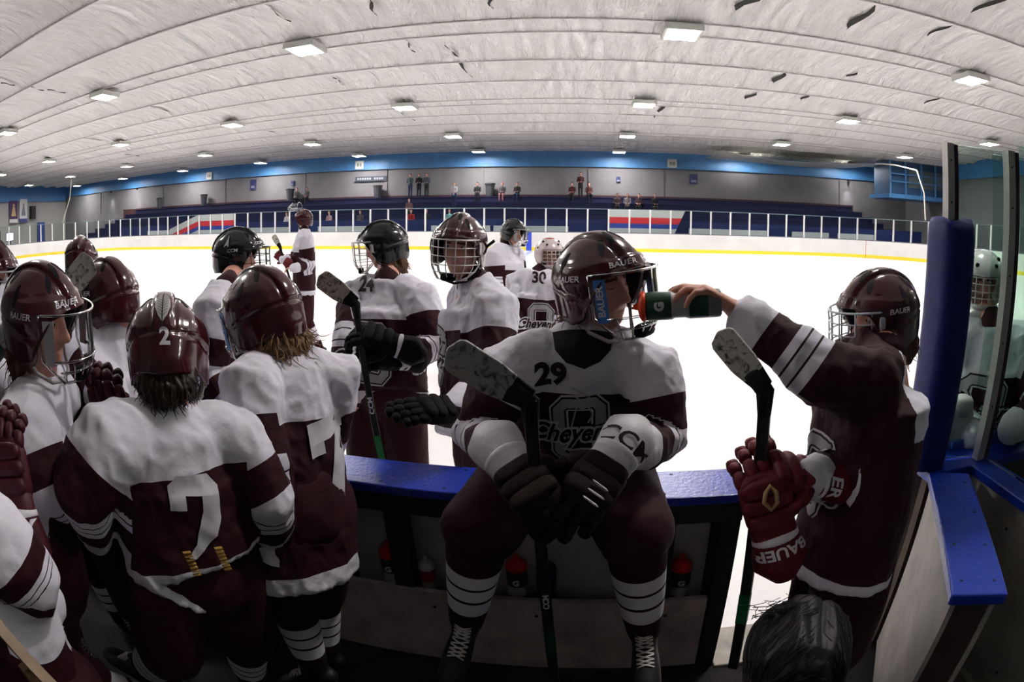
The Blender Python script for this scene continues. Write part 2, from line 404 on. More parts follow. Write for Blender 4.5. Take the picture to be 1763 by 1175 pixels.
# far rink barrier -------------------------------------------------------------
def rink_path(y_near=1.66, inset=0.):
    x0, x1, y1, R = -42.5 + inset, 21.8 - inset, 31.15 - inset, 8.5
    P = [(x1, y_near)]
    for k in range(0, 13): a = PI / 2 * k / 12; P.append((x1 - R + R * math.cos(a), y1 - R + R * math.sin(a)))
    for k in range(0, 13): a = PI / 2 + PI / 2 * k / 12; P.append((x0 + R + R * math.cos(a), y1 - R + R * math.sin(a)))
    P.append((x0, y_near)); return P
def wall_strip(path, z0, z1, th, name, m, parent):
    P = [np.array(p) for p in path]; V = []; Fc = []
    for i, p in enumerate(P):
        t = unit(P[min(i + 1, len(P) - 1)] - P[max(i - 1, 0)]); n = np.array([t[1], -t[0]])
        for q, z in ((p, z0), (p, z1), (p + n * th, z1), (p + n * th, z0)): V.append((q[0], q[1], z))
    for i in range(len(P) - 1):
        for j in range(4): a = 4 * i + j; c = 4 * i + (j + 1) % 4; Fc.append((a, c, c + 4, a + 4))
    return obj(name, V, Fc, m, parent)
root = empty('rink_barrier', (-10, 31.2, 0), 'white dasher boards with yellow kick plate and glass around the far side of the ice', 'rink boards')
RP = rink_path()
wall_strip(RP, .0, .20, .04, 'kick_plate', mat('kick_yellow', (.80, .62, .03), .4), root)
wall_strip(RP, .2, 1.05, .10, 'board_panel', mat('far_board_white', (.74, .73, .73), .4, var=.12, vscale=1), root)
wall_strip(rink_path(inset=-.02), 1.05, 1.10, .13, 'cap_rail', mat('cap_grey', (.12, .12, .16), .5), root)
wall_strip(rink_path(inset=-.05), 1.10, 2.40, .012, 'glass', glassy('rink_glass', (.90, .93, .92), .10), root)
wall_strip(rink_path(inset=-.05), 2.40, 2.44, .03, 'top_edge', mat('glass_edge', (.10, .16, .16), .4), root)
pm = mat('post_white', (.62, .62, .62), .4)
# posts at even spacing along the path
P = [np.array(p) for p in rink_path(inset=-.06)]; acc = .0; posts = []; step = 1.19
for a, c in zip(P[:-1], P[1:]):
    l = np.linalg.norm(c - a); s = acc
    while s < l: posts.append((a + (c - a) * s / l, unit(c - a))); s += step
    acc = s - l
posts = [q for q in posts if q[0][1] > 14][:98]
pb = None
for q, t in posts:
    if pb is None:
        pb = MB().box((q[0] - .045, q[1] - .045, 1.08), (q[0] + .045, q[1] + .045, 2.42)).build('post', pm, root)
        base = (q[0], q[1]); pb0 = pb
    else:
        c = pb0.copy(); COL.objects.link(c); c.parent = root; c.location = (q[0] - base[0], q[1] - base[1], 0)
for nm, x, w, c in (('blue_stripe', -3.33, .30, (.02, .06, .5)), ('red_stripe', 17.2, .06, (.6, .08, .05))):
    y = 31.13 if x < 13 else 30.2
    MB().box((x, y - .03, .0), (x + w, y + .0, 1.05)).build(nm, mat(nm, c, .4), root)
# bleachers --------------------------------------------------------------------
bl = empty('bleacher', (-10, 36, 0), 'long navy bleachers stepping up to the far wall', 'bleachers')
mn, mn2 = mat('navy_seat', (.012, .016, .075), .5, var=.4, vscale=3), mat('navy_riser', (.008, .010, .045), .7)
for k in range(7):
    y = 34.3 + k * .82; z = 1.0 + k * .40; xl = -37 - k * 1.25 if k < 6 else -42.5; xl = -44 + (6 - k) * -.9 + 0 * xl; xr = 24.2 - k * .55
    MB().box((xl, y, 0), (xr, y + .82, z - .06)).build('riser', mn2, bl)
    MB().box((xl, y - .05, z - .05), (xr, y + .33, z)).build('seat_plank', mn, bl)
MB().box((-47, 39.9, 0), (21.4, 40.1, 3.55)).build('back_rail', mat('rail_brown', (.05, .018, .02), .6), bl)
# low front wall of the stands and the striped stair walls
t = empty('stand_wall', (-10, 33.2, 0), 'navy wall with white lower panels at the foot of the bleachers', 'wall panel')
MB().box((-40, 33.4, 0), (24, 33.5, 1.75)).build('navy_panel', mat('navy_wall', (.008, .015, .07), .5), t)
for a, c in ((-35.6, -32.2), (-31.0, -27.5), (-24.5, -20.2), (-17.8, -13.2), (-9.6, -5.8), (-5.6, -1.0), (6.4, 11.5), (13.3, 16.0), (16.7, 19.6)):
    MB().box((a, 33.28, 0), (c, 33.38, 1.38)).build('white_panel', mat('panel_white', (.34, .36, .38), .5), t)
def stair_wall(x0, x1, slope, lab):
    t = empty('stair_wall', (x0, 33.1, 0), lab, 'stair wall', 'striped stair walls in front of the bleachers')
    for nm, z0, z1, c in (('white_base', 0, 1.32, (.34, .36, .38)), ('blue_stripe', 1.32, 1.60, (.01, .03, .22)), ('red_stripe', 1.6, 1.98, (.42, .01, .02)), ('white_top', 1.98, 2.45, (.38, .38, .39))):
        V = []
        for y in (33.05, 33.2):
            if slope == 1: V += [(x0 + .0, y, z0), (x1 + (2.45 - z0) * -.45 + .5, y, z0), (x1 + (2.45 - z1) * -.45 + .5, y, z1), (x0, y, z1)]
            else:
                d = lambda z: x0 + 3.0
                V += [(x0, y, max(0, z0 - 1.0)), (x0 + 3.4, y, z0), (x0 + 3.4, y, z1), (x0, y, max(.1, z1 - 1.0))]
        obj(nm, V, [(3, 2, 1, 0), (4, 5, 6, 7), (0, 1, 5, 4), (1, 2, 6, 5), (2, 3, 7, 6), (3, 0, 4, 7)], mat('stair_' + nm, c, .5), t)
        if slope == -1: MB().box((x0 + 3.4, 33.05, z0), (x1, 33.2, z1)).build(nm, mat('stair_' + nm, c, .5), t)
stair_wall(1.4, 5.6, 1, 'red, white and blue stair wall right of the seated player')
stair_wall(-32.4, -25.2, -1, 'red, white and blue stair wall sloping up at the left of the stands')
for i, (x, lab) in enumerate(((-40.3, 'trash bin at the left end of the top bleacher row'), (-33.9, 'second trash bin from the left on the top row'), (-23.9, 'trash bin left of the two dark seated spectators'), (-15.8, 'trash bin below the long wall sign'), (-6.95, 'trash bin left of the seated trio'))):
    lab = 'grey ' + lab
    t = empty('trash_bin', (x, 39.55, 3.42), lab, 'bin', 'bins along the top bleacher row')
    b = MB().lathe([(.28, 0), (.36, .85)], (x, 39.55, 3.42), n=12); b.build('barrel', mat('bin_grey', (.06, .06, .07), .6), t)
    MB().lathe([(.40, .85), (.40, .95), (.1, 1.0)], (x, 39.55, 3.42), n=12).build('rim', mat('bin_rim', (.04, .04, .05), .6), t)
# blue balcony box on the right wall
t = empty('balcony', (24, 36, 4), 'blue press balcony with railings hung in the far right corner', 'balcony')
MB().box((21.2, 33.8, 4.05), (26.9, 36.8, 4.35)).build('deck', mb, t)
MB().box((21.6, 34.2, 4.35), (26.9, 36.7, 6.8)).build('cabin', mat('balcony_dark', (.03, .07, .14), .6), t)
MB().box((23.2, 34.1, 4.9), (26.6, 34.19, 6.2)).build('window_band', mat('balcony_glass', (.09, .11, .12), .3), t)
for x in (21.3, 22.7, 24.2, 25.6): MB().box((x, 33.8, 4.3), (x + .1, 33.9, 6.8)).build('upright', mb, t)
for z in (5.2, 5.75): MB().box((21.3, 33.8, z), (26.9, 33.88, z + .07)).build('rail', mb, t)
# loose plastic sheet sagging below the ceiling at the right + its rope
b = MB(); V = []; nx, ny = 24, 6
for j in range(ny):
    for i in range(nx):
        u, w = i / (nx - 1), j / (ny - 1); V.append((8.5 + 12 * u, 33.5 + 5 * w, CZ - .36 - .4 * math.sin(PI * u) ** .8 * (1 - w * .6) - .05 * math.sin(7 * u + 3 * w)))
b.add(V, [(j * nx + i, j * nx + i + 1, (j + 1) * nx + i + 1, (j + 1) * nx + i) for j in range(ny - 1) for i in range(nx - 1)])
props(b.build('plastic_sheet', mat('sheet_cream', (.55, .55, .50), .4), smooth=True), 'loose cream plastic sheet sagging from the ceiling at the far right', 'sheet')
props(MB().tube([(19.8, 33.5, 6.3), (20.6, 32, 6.15), (21.1, 30, 5.7), (21.0, 29, 4.2), (20.4, 28, 2.5)], .05, 6).build('rope', mat('rope_white', (.5, .49, .45), .6)), 'pale rope hanging from the ceiling down to the rink glass', 'rope')
props(MB().tube([(-41.2, 28, 5.9), (-41.4, 28, 4.4), (-42.4, 27.8, 2.45)], .05, 6).build('rope', mat('rope_white', (.5, .49, .45), .6)), 'pale rope hanging at the left end of the rink', 'rope')

# ================================================================== THE BENCH
# dasher boards of the players' bench (x -4.6 .. .545) ---------------------------
def dasher(x0, x1, lab, posts, niche=True, capends=None):
    t = empty('dasher_boards', ((x0 + x1) / 2, 1.65, 0), lab, 'boards', 'boards along the players bench')
    bevel(MB().box((x0, 1.545, 1.035), (x1, 1.75, 1.07)).build('cap', M_blue(), t), .006)
    MB().box((x0, 1.725, 0), (x1, 1.745, 1.035)).build('ice_side_panel', M_hdpe(), t)
    MB().box((x0, 1.56, .955), (x1, 1.62, 1.034)).build('top_beam', M_dark(), t)
    if niche:
        MB().box((x0, 1.705, .90), (x1, 1.722, 1.034)).build('rear_shade_strip', mat('shade_strip_grey', (.05, .045, .045), .6), t)  # strip whose dark colour stands for the frame member's shade
        MB().box((x0, 1.62, .44), (x1, 1.72, .47)).build('bottle_ledge', mat('ledge', (.45, .38, .35), .6, var=.4), t)
        bevel(MB().box((x0, 1.585, .18), (x1 - .07, 1.61, .578)).build('kick_board', mat('kick_board_grey', (.52, .43, .41), .6, var=.5, vscale=7, bump=.2, bscale=30), t), .003)
        for a in posts: MB().box((a, 1.60, .18), (a + .075, 1.68, .955)).build('stile', M_dark(), t)
        MB().box((x1 - .065, 1.57, .18), (x1, 1.72, .955)).build('end_stile', M_dark(), t)
        b = MB()
        for x in posts: 
            for dy in (1.575, 1.72): b.lathe([(.006, 0), (.006, .002)], (x + .02 + (dy - 1.575) * .3, dy, 1.0705), n=8)
        pieces(b, 'cap_screw', mat('screw', (.02, .03, .06), .4, metal=.6), t)
        b = MB()
        for x in ((-.16, .32, -.55) if x1 > 0 else (-2.5, -3.3)): b.lathe([(.006, 0), (.006, .004)], (x, 1.585, .50), (0, -1, 0), n=8)
        pieces(b, 'bolt', mat('screw', (.02, .03, .06), .4, metal=.6), t)
    return t
dasher(-1.98, .545, 'blue-capped bench boards with bottle niche under the seated player', (-.97, -.70, -.47, .25))
dasher(-6, -1.99, 'blue-capped boards along the left part of the bench', (-2.8, -3.6))
# sill of the gate opening
props(bevel(MB().box((.548, 1.55, 0.0), (1.27, 1.80, .195)).build('door_sill', mat('sill', (.50, .45, .40), .6, var=.5, vscale=8, bump=.3), None), .006), 'worn cream sill in the open bench gate', 'sill')
# right of the gate: short boards, corner, boards beyond with glass
TB = t = empty('dasher_boards', (1.4, 1.65, 0), 'blue-capped boards at the hinge side of the gate under the padded post', 'boards')
bevel(MB().box((1.275, 1.50, 1.03), (3.6, 1.75, 1.07)).build('cap', M_blue(), t), .006)
MB().box((1.285, 1.725, 0), (3.6, 1.745, 1.03)).build('ice_side_panel', M_hdpe(), t)
MB().box((1.285, 1.52, .18), (1.49, 1.56, 1.03)).build('bench_side_panel', mat('panel_brown', (.10, .075, .06), .6, var=.4), t)
MB().box((1.62, 1.52, .18), (3.6, 1.56, 1.03)).build('bench_side_panel', mat('panel_brown', (.10, .075, .06), .6, var=.4), t)
bevel(MB().box((1.5, 1.66, 1.071), (3.6, 1.74, 1.11)).build('glass_channel', mat('channel_blue', (.03, .08, .30), .4), t), .004)
# end wall of the bench, running toward the camera
t = empty('bench_end_wall', (1.55, .3, .18), 'off-white end wall of the bench with a blue cap and glass', 'wall panel')
bevel(MB().box((1.49, -1.6, 1.035), (1.625, 1.499, 1.075)).build('cap', M_blue(), t), .006)
MB().box((1.51, -1.6, .18), (1.60, 1.499, 1.034)).build('panel', mat('end_white', (.36, .33, .29), .55, var=.5, vscale=4, bump=.1), t)
MB().box((1.475, -1.6, .18), (1.509, 1.499, .30)).build('base_board', mat('base_cream', (.30, .27, .23), .6, var=.4), t)
MB().box((1.585, -1.6, 1.08), (1.597, 1.50, 2.28)).build('glass', glassy('bench_glass', (.78, .86, .82), .10), t)
b = MB()
for y, z in ((1.2, .93), (.95, .95), (.9, .42), (1.25, .4)): b.lathe([(.006, 0), (.006, .004)], (1.51, y, z), (-1, 0, 0), n=8)
pieces(b, 'bolt', mat('screw', (.02, .03, .06), .4, metal=.6), t)
# open gate leaf
g0, g1 = np.array([1.355, 1.475]), np.array([1.005, .80]); gd = unit(g1 - g0); gn = np.array([-gd[1], gd[0]]); gL = np.linalg.norm(g1 - g0)
gc = (g0 + g1) / 2; up = (0, 0, 1); ax = [(gd[0], gd[1], 0), (gn[0], gn[1], 0), up]
t = empty('bench_gate', (gc[0], gc[1], .22), 'open white bench gate with a wide blue cap, swung inward', 'gate')
bevel(MB().obox((gc[0], gc[1], 1.052), ax, (gL / 2 + .01, .088, .019)).build('cap', M_blue(), t), .006)
MB().obox((gc[0], gc[1], .63), ax, (gL / 2 - .02, .052, .402)).build('core', mat('gate_core', (.07, .05, .045), .6, var=.4), t)
for s in (-1, 1): MB().obox((gc[0] + gn[0] * .062 * s, gc[1] + gn[1] * .062 * s, .62), ax, (gL / 2 - .015, .008, .41)).build('face_panel', mat('gate_white', (.44, .41, .38), .5, var=.45, vscale=5, bump=.15), t)
b = MB()
for s, w in ((-.8, .6), (-.8, -.6), (-.2, .6), (.35, .62), (.35, -.62), (.85, .6), (.85, -.6)):
    q = gc + gd * gL / 2 * s + gn * .088 * w; b.lathe([(.006, 0), (.006, .0015)], (q[0], q[1], 1.0715), n=8)
pieces(b, 'cap_screw', mat('screw', (.02, .03, .06), .4, metal=.6), t)
q = gc + gd * (gL / 2 - .05) - gn * .0; MB().obox((q[0] - gn[0] * .085, q[1] - gn[1] * .085, .42), ax, (.05, .012, .02)).build('latch', M_dark(), t)
# padded post and glass posts
def gpost(x, y, lab, z1=2.262, w=.030):
    t = empty('glass_post', (x, y, 1.11), lab, 'post', 'posts holding the bench glass')
    MB().box((x - w, y - .018, 1.075), (x + w * .1, y + .018, z1)).build('aluminium_face', mat('alu', (.42, .41, .40), .35, metal=.5, var=.2, vscale=9), t)
    MB().box((x + w * .1 + .001, y - .017, 1.075), (x + w * .8, y + .017, z1 - .003)).build('gasket', mat('gasket', (.03, .015, .022), .6), t)
    b = MB()
    for z in (1.3, 1.55, 1.8, 2.05, 2.2): b.lathe([(.004, 0), (.004, .003)], (x - w * .5, y - .018, z), (0, -1, 0), n=6)
    pieces(b, 'screw', M_dark(), t)
gpost(1.292, 1.60, 'grey metal glass post rising out of the blue pad')
gpost(1.575, 1.535, 'grey metal glass post at the corner of the bench end wall', w=.036)
pd = MB(); ns = 24; V = []; zs = [1.075, 1.09, 1.2, 1.4, 1.6, 1.8, 1.92, 1.965, 1.985]
for k, z in enumerate(zs):
    for j in range(ns):
        a = 2 * PI * j / ns; e = .55; s = 1 if k < 7 else (.97, .88)[k - 7]
        cx = math.copysign(abs(math.cos(a)) ** e, math.cos(a)) * .078 * s; cy = math.copysign(abs(math.sin(a)) ** e, math.sin(a)) * .085 * s
        V.append((1.295 + cx, 1.60 + cy, z + (.014 * math.cos(2 * a) if k >= 7 else 0)))
pd.add(V, [(k * ns + j, k * ns + (j + 1) % ns, (k + 1) * ns + (j + 1) % ns, (k + 1) * ns + j) for k in range(len(zs) - 1) for j in range(ns)] + [list(range(ns))[::-1], [(len(zs) - 1) * ns + j for j in range(ns)]])
props(pd.build('post_pad', mat('pad_blue', (.005, .008, .10), .45, bump=.3, bscale=18), smooth=True), 'dark blue vinyl pad wrapped around the post at the gate', 'pad')
def pane(a, c, z0, z1):
    a, c = np.array(a), np.array(c); n = unit([-(c - a)[1], (c - a)[0]]) * .005
    V = [(*(p + n * s), z) for z in (z0, z1) for p, s in ((a, -1), (c, -1), (c, 1), (a, 1))]
    obj('glass_pane', V, [(3, 2, 1, 0), (4, 5, 6, 7), (0, 1, 5, 4), (1, 2, 6, 5), (2, 3, 7, 6), (3, 0, 4, 7)], glassy('bench_glass', (.78, .86, .82), .10), TB)
pane((1.33, 1.60), (1.54, 1.56), 1.08, 2.262)
pane((1.62, 1.70), (3.5, 1.70), 1.111, 2.27)
# wall washers
def washer(x, y, z, lab):
    t = empty('wall_light', (x, y, z), lab, 'wall light', 'small downlights by the end walls'); MB().lathe([(.10, 0), (.13, .16)], (x, y, z), n=12).build('housing', M_dark(), t)
    ld = bpy.data.lights.new('lamp', 'SPOT'); ld.energy = 260; ld.spot_size = 1.1; ld.spot_blend = .8; ld.shadow_soft_size = .08; l = bpy.data.objects.new('lamp', ld); COL.objects.link(l); l.parent = t; l.location = (0, 0, -.02)
washer(21.0, 39.85, 5.42, 'small downlight washing the far wall at the right end')
washer(-44.5, 39.85, 5.42, 'small downlight washing the far wall at the left end')
washer(-49.5, 39.85, 5.42, 'small downlight nearest the left corner of the far wall')
# ================================================================== FIGURES
def loft(pts, rad, ref=(1, 0, 0), n=20, caps=3):
    """closed tube with elliptical sections; rad = r or (rx, ry) per point, rx along ref"""
    P = [np.array(p, float) for p in pts]; R = [(r, r) if not isinstance(r, (tuple, list)) else r for r in rad]
    ref = np.array(ref, float); C = []; k = len(P)
    for i in range(k):
        t = unit(P[min(i + 1, k - 1)] - P[max(i - 1, 0)]); ex = ref - t * ref.dot(t)
        if np.linalg.norm(ex) < .05: ex = np.cross(t, (0, 0, 1)) if abs(t[2]) < .9 else np.cross(t, (0, 1, 0))
        ex = unit(ex); ey = np.cross(t, ex); C.append((P[i], ex, ey, R[i][0], R[i][1], t))
    rings = []
    def cap(c, sgn):
        out = []
        for q in range(1, caps + 1):
            a = PI / 2 * q / (caps + .35); m_ = min(c[3], c[4]); out.append((c[0] + sgn * c[5] * m_ * math.sin(a), c[1], c[2], c[3] * math.cos(a), c[4] * math.cos(a)))
        return out
    if caps: rings += cap(C[0], -1)[::-1]
    rings += [c[:5] for c in C]
    if caps: rings += cap(C[-1], 1)
    V = []
    for c, ex, ey, a, b in rings:
        for j in range(n):
            w = 2 * PI * j / n; V.append(c + ex * a * math.cos(w) + ey * b * math.sin(w))
    m_ = len(rings)
    Fc = [(i * n + j, i * n + (j + 1) % n, (i + 1) * n + (j + 1) % n, (i + 1) * n + j) for i in range(m_ - 1) for j in range(n)]
    Fc += [tuple(range(n))[::-1], tuple((m_ - 1) * n + j for j in range(n))]
    return np.array(V), Fc
def fuse(prims, voxel=.007, smooth=4, fac=.5):
    V = []; Fc = []; n = 0
    for v, f in prims:
        V.append(np.asarray(v, float)); Fc += [tuple(i + n for i in q) for q in f]; n += len(v)
    me = bpy.data.meshes.new('t'); me.from_pydata(np.concatenate(V).tolist(), [], Fc)
    o = bpy.data.objects.new('t', me); COL.objects.link(o)
    r = o.modifiers.new('r', 'REMESH'); r.mode = 'VOXEL'; r.voxel_size = voxel
    if smooth: s = o.modifiers.new('s', 'SMOOTH'); s.iterations = smooth; s.factor = fac
    dg = bpy.context.evaluated_depsgraph_get(); e = bpy.data.meshes.new_from_object(o.evaluated_get(dg))
    nv = len(e.vertices); A = np.empty(nv * 3); e.vertices.foreach_get('co', A); A = A.reshape(-1, 3)
    N = np.empty(nv * 3); e.vertices.foreach_get('normal', N); N = N.reshape(-1, 3)
    Q = [tuple(p.vertices) for p in e.polygons]
    bpy.data.objects.remove(o); bpy.data.meshes.remove(me); bpy.data.meshes.remove(e)
    return A, Q, N
def seg_param(p, a, b):
    ab = b - a; t = np.clip(((p - a) @ ab) / (ab @ ab), 0, 1); d = np.linalg.norm(p - (a + t[:, None] * ab), axis=1); return t, d
def poly_param(p, pts):
    L_ = [np.linalg.norm(b - a) for a, b in zip(pts[:-1], pts[1:])]; T = sum(L_); best = None; acc = 0
    for (a, b), l in zip(zip(pts[:-1], pts[1:]), L_):
        t, d = seg_param(p, a, b); s = (acc + t * l) / T; acc += l
        if best is None: best = (s, d)
        else:
            k = d < best[1]; best = (np.where(k, s, best[0]), np.where(k, d, best[1]))
    return best
def folds(V, N, amp, f=9., seed=0., stretch=(1, 1, .45)):
    out = V.copy(); st = stretch
    for i in range(len(V)):
        p = V[i]; q = (p[0] * f * st[0] + seed, p[1] * f * st[1], p[2] * f * st[2])
        a = noise.noise(q); b = noise.noise((q[0] * 2.3 + 5, q[1] * 2.3, q[2] * 2.3))
        out[i] = p + N[i] * amp * ((1 - abs(a) * 2.4) * .8 + .4 * b)
    return out
def banded(name, base, other, bands_arm, bands_torso, rough=.75):
    """cloth with woven-in bands; attribute 'garment' = (arm or leg parameter, torso parameter, limb flag)"""
    if name in MATS: return MATS[name]
    m = bpy.data.materials.new(name); m.use_nodes = True; MATS[name] = m
    nt = m.node_tree; N = nt.nodes.new; L = nt.links.new; b = nt.nodes['Principled BSDF']; b.inputs['Roughness'].default_value = rough
    b.inputs['Sheen Weight'].default_value = .0; b.inputs['Specular IOR Level'].default_value = .25
    at = N('ShaderNodeAttribute'); at.attribute_name = 'garment'; sp = N('ShaderNodeSeparateXYZ'); L(at.outputs['Vector'], sp.inputs[0])
    def M2(op, a, c):
        n = N('ShaderNodeMath'); n.operation = op
        for k, v in enumerate((a, c)):
            if isinstance(v, (int, float)): n.inputs[k].default_value = v
            else: L(v, n.inputs[k])
        return n.outputs[0]
    def bands(x, bs):
        r = 0.
        for lo, hi in bs:
            q = M2('MULTIPLY', M2('GREATER_THAN', x, lo), M2('LESS_THAN', x, hi)); r = q if r == 0. else M2('MAXIMUM', r, q)
        return r
    A = bands(sp.outputs[0], bands_arm); T = bands(sp.outputs[1], bands_torso) if bands_torso else 0.
    fl = M2('GREATER_THAN', sp.outputs[2], .5)
    w = M2('ADD', M2('MULTIPLY', A, fl), M2('MULTIPLY', T, M2('SUBTRACT', 1., fl)))
    mx = N('ShaderNodeMix'); mx.data_type = 'RGBA'; L(w, mx.inputs[0]); mx.inputs[6].default_value = (*base, 1); mx.inputs[7].default_value = (*other, 1); L(mx.outputs[2], b.inputs['Base Color'])
    tc = N('ShaderNodeTexCoord'); n = N('ShaderNodeTexNoise'); n.inputs['Scale'].default_value = 14; n.inputs['Detail'].default_value = 3; L(tc.outputs['Object'], n.inputs['Vector'])
    n2 = N('ShaderNodeTexVoronoi'); n2.inputs['Scale'].default_value = 420; L(tc.outputs['Object'], n2.inputs['Vector'])
    bp = N('ShaderNodeBump'); bp.inputs['Strength'].default_value = .35; bp.inputs['Distance'].default_value = .02; L(n.outputs[0], bp.inputs['Height'])
    bp2 = N('ShaderNodeBump'); bp2.inputs['Strength'].default_value = .12; bp2.inputs['Distance'].default_value = .002; L(n2.outputs[0], bp2.inputs['Height']); L(bp.outputs[0], bp2.inputs['Normal'])
    L(bp2.outputs[0], b.inputs['Normal']); return m
M_jersey = lambda: banded('jersey_cloth', MAROON, WHITE, [(-1, .20), (.47, .545), (.56, .625), (.64, .70), (.87, 2)], [(-1, .33), (.915, 2)])
M_sock = lambda: banded('sock_knit', MAROON, WHITE, [(.28, .42), (.45, .59), (.62, .78)], None, .9)
def set_attr(me, name, arr):
    a = me.attributes.new(name, 'FLOAT_VECTOR', 'POINT'); a.data.foreach_set('vector', np.asarray(arr, dtype=np.float32).ravel())
SKIN = (.58, .27, .20)
M_skin = lambda: mat('skin', SKIN, .5, var=.12, vscale=30)
M_lip = lambda: mat('lip', (.36, .09, .08), .4)
M_brow = lambda: mat('brow_hair', (.10, .05, .03), .8)
M_maroon = lambda: mat('maroon_cloth', MAROON, .8, bump=.3, bscale=25)
M_shell = lambda c=(.042, .003, .008): mat('helmet_shell_%d' % int(c[0] * 1000), c, .20, coat=.6, spec=.3)
M_black = lambda: mat('black_rubber', (.006, .005, .006), .6, spec=.2)
M_white = lambda: mat('white_print', (.62, .60, .64), .5)
M_clear = lambda: glassy('clear_shield', (.97, .975, .98), .12, .05)

def frame_from(yaw, pitch=0., roll=0.):
    """columns right, forward, up; yaw 0 looks to +y, 90 looks to +x; pitch + looks up; roll + tilts the head to its right"""
    return np.array((Matrix.Rotation(-math.radians(yaw), 3, 'Z') @ Matrix.Rotation(math.radians(pitch), 3, 'X') @ Matrix.Rotation(math.radians(roll), 3, 'Y')))
def head_mesh(mouth=0.):
    nu, nv = 72, 60; V = []
    g = lambda d, s: math.exp(-(d / s) ** 2)
    for i in range(nv + 1):
        th = PI * i / nv
        for j in range(nu):
            ph = 2 * PI * j / nu
            x, y, z = math.sin(th) * math.sin(ph), math.sin(th) * math.cos(ph), math.cos(th)
            X = x * .076; Z = z * (.118 if z > 0 else .125); Y = y * (.098 if y < 0 else .092)
            if z < 0:
                k = 1 - .34 * (-z) ** 1.5 * (1 if y > -.2 else .4); X *= k
                Y = Y * (1 - .10 * (-z)) if y > 0 else Y * (1 - .45 * (-z) ** 1.3)
                if y > 0: Y += .012 * (-z)
            if y > .15:
                fr = min(1, (y - .15) / .5)
                Y += fr * (.030 * g(X, .0095 + .006 * max(0, (.01 - Z) / .05)) * (max(0, min(1, (.030 - Z) / .062)) ** 1.15) * (1 if Z > -.036 else g(Z + .036, .007)))
                Y += fr * .006 * g(Z - .030, .012) * g(abs(X) - .026, .022)           # brow
                Y -= fr * .011 * g(Z - .010, .013) * g(abs(X) - .031, .016)           # eye socket
                Y += fr * .0065 * g(Z - .008, .0065) * g(abs(X) - .030, .011)         # lid
                Y += fr * .006 * g(Z + .058, .006) * g(X, .024) + fr * .006 * g(Z + .071, .006) * g(X, .020)
                Y -= fr * (.006 + .012 * mouth) * g(Z + .0645, .0028 + .006 * mouth) * g(X, .022)
                Y += fr * .009 * g(Z + .098, .015) * g(X, .022)                       # chin
                Y -= fr * .004 * g(Z + .083, .007) * g(X, .02)
                Y += fr * .004 * g(Z + .02, .02) * g(abs(X) - .045, .015)             # cheek
            V.append((X, Y, Z))
    Fc = [(i * nu + j, (i + 1) * nu + j, (i + 1) * nu + (j + 1) % nu, i * nu + (j + 1) % nu) for i in range(nv) for j in range(nu)]
    return np.array(V), Fc
def local_to(O, R, V): return np.asarray(V) @ np.asarray(R).T + np.asarray(O)

def hand_frame(d, back):
    ey = unit(d); ez = np.array(back, float); ez = unit(ez - ey * ey.dot(ez)); return ey, ez
def hand_prims(w, d, back, side, curl=(.5, .5, .5, .5), thumb=.6, s=1., spread=.04):
    """bare hand as closed tubes: w wrist, d toward knuckles, back = back-of-hand normal, side=+1 right hand / -1 left hand"""
    ey, ez = hand_frame(d, back); ex = np.cross(ey, ez) * -side   # thumb side
    w = np.array(w, float); P = []
    P.append(loft([w - ey * .02, w + ey * .02 * s, w + ey * .055 * s, w + ey * .088 * s], [(.027 * s, .020 * s), (.031 * s, .019 * s), (.040 * s, .016 * s), (.039 * s, .012 * s)], ex, 16))
    lens = [(.044, .026, .021), (.048, .030, .022), (.044, .028, .021), (.034, .021, .019)]
    tips = []
    for k in range(4):
        off = (.030, .010, -.011, -.030)[k] * s; b = w + ey * (.084, .090, .086, .078)[k] * s + ex * off
        a = 0; p = b; pts = [b - ey * .02 * s, b]; dirv = unit(ey + ex * spread * (1.5 - k)); c = curl[k]
        for q, l in enumerate(lens[k]):
            a += c * (1.0, 1.15, .8)[q]; v = dirv * math.cos(a) - ez * math.sin(a); p = p + v * l * s; pts.append(p)
        r = (.0095, .0095, .009, .008)[k] * s; P.append(loft(pts, [r * 1.05, r * 1.06, r, r * .93, r * .8], ex, 10)); tips.append((pts[-1], v, r))
    b = w + ey * .022 * s + ex * .028 * s - ez * .006 * s
    v1 = unit(ex * .75 + ey * .65 - ez * thumb * .5); v2 = unit(ex * (.45 - thumb * .5) + ey * .8 - ez * thumb); v3 = unit(ex * (.25 - thumb * .8) + ey * .8 - ez * thumb * 1.2)
    pts = [b - v1 * .01, b + v1 * .034 * s]; pts.append(pts[-1] + v2 * .030 * s); pts.append(pts[-1] + v3 * .024 * s)
    P.append(loft(pts, [.0135 * s, .012 * s, .0105 * s, .009 * s], ez, 10)); tips.append((pts[-1], v3, .009 * s))
    return P, tips
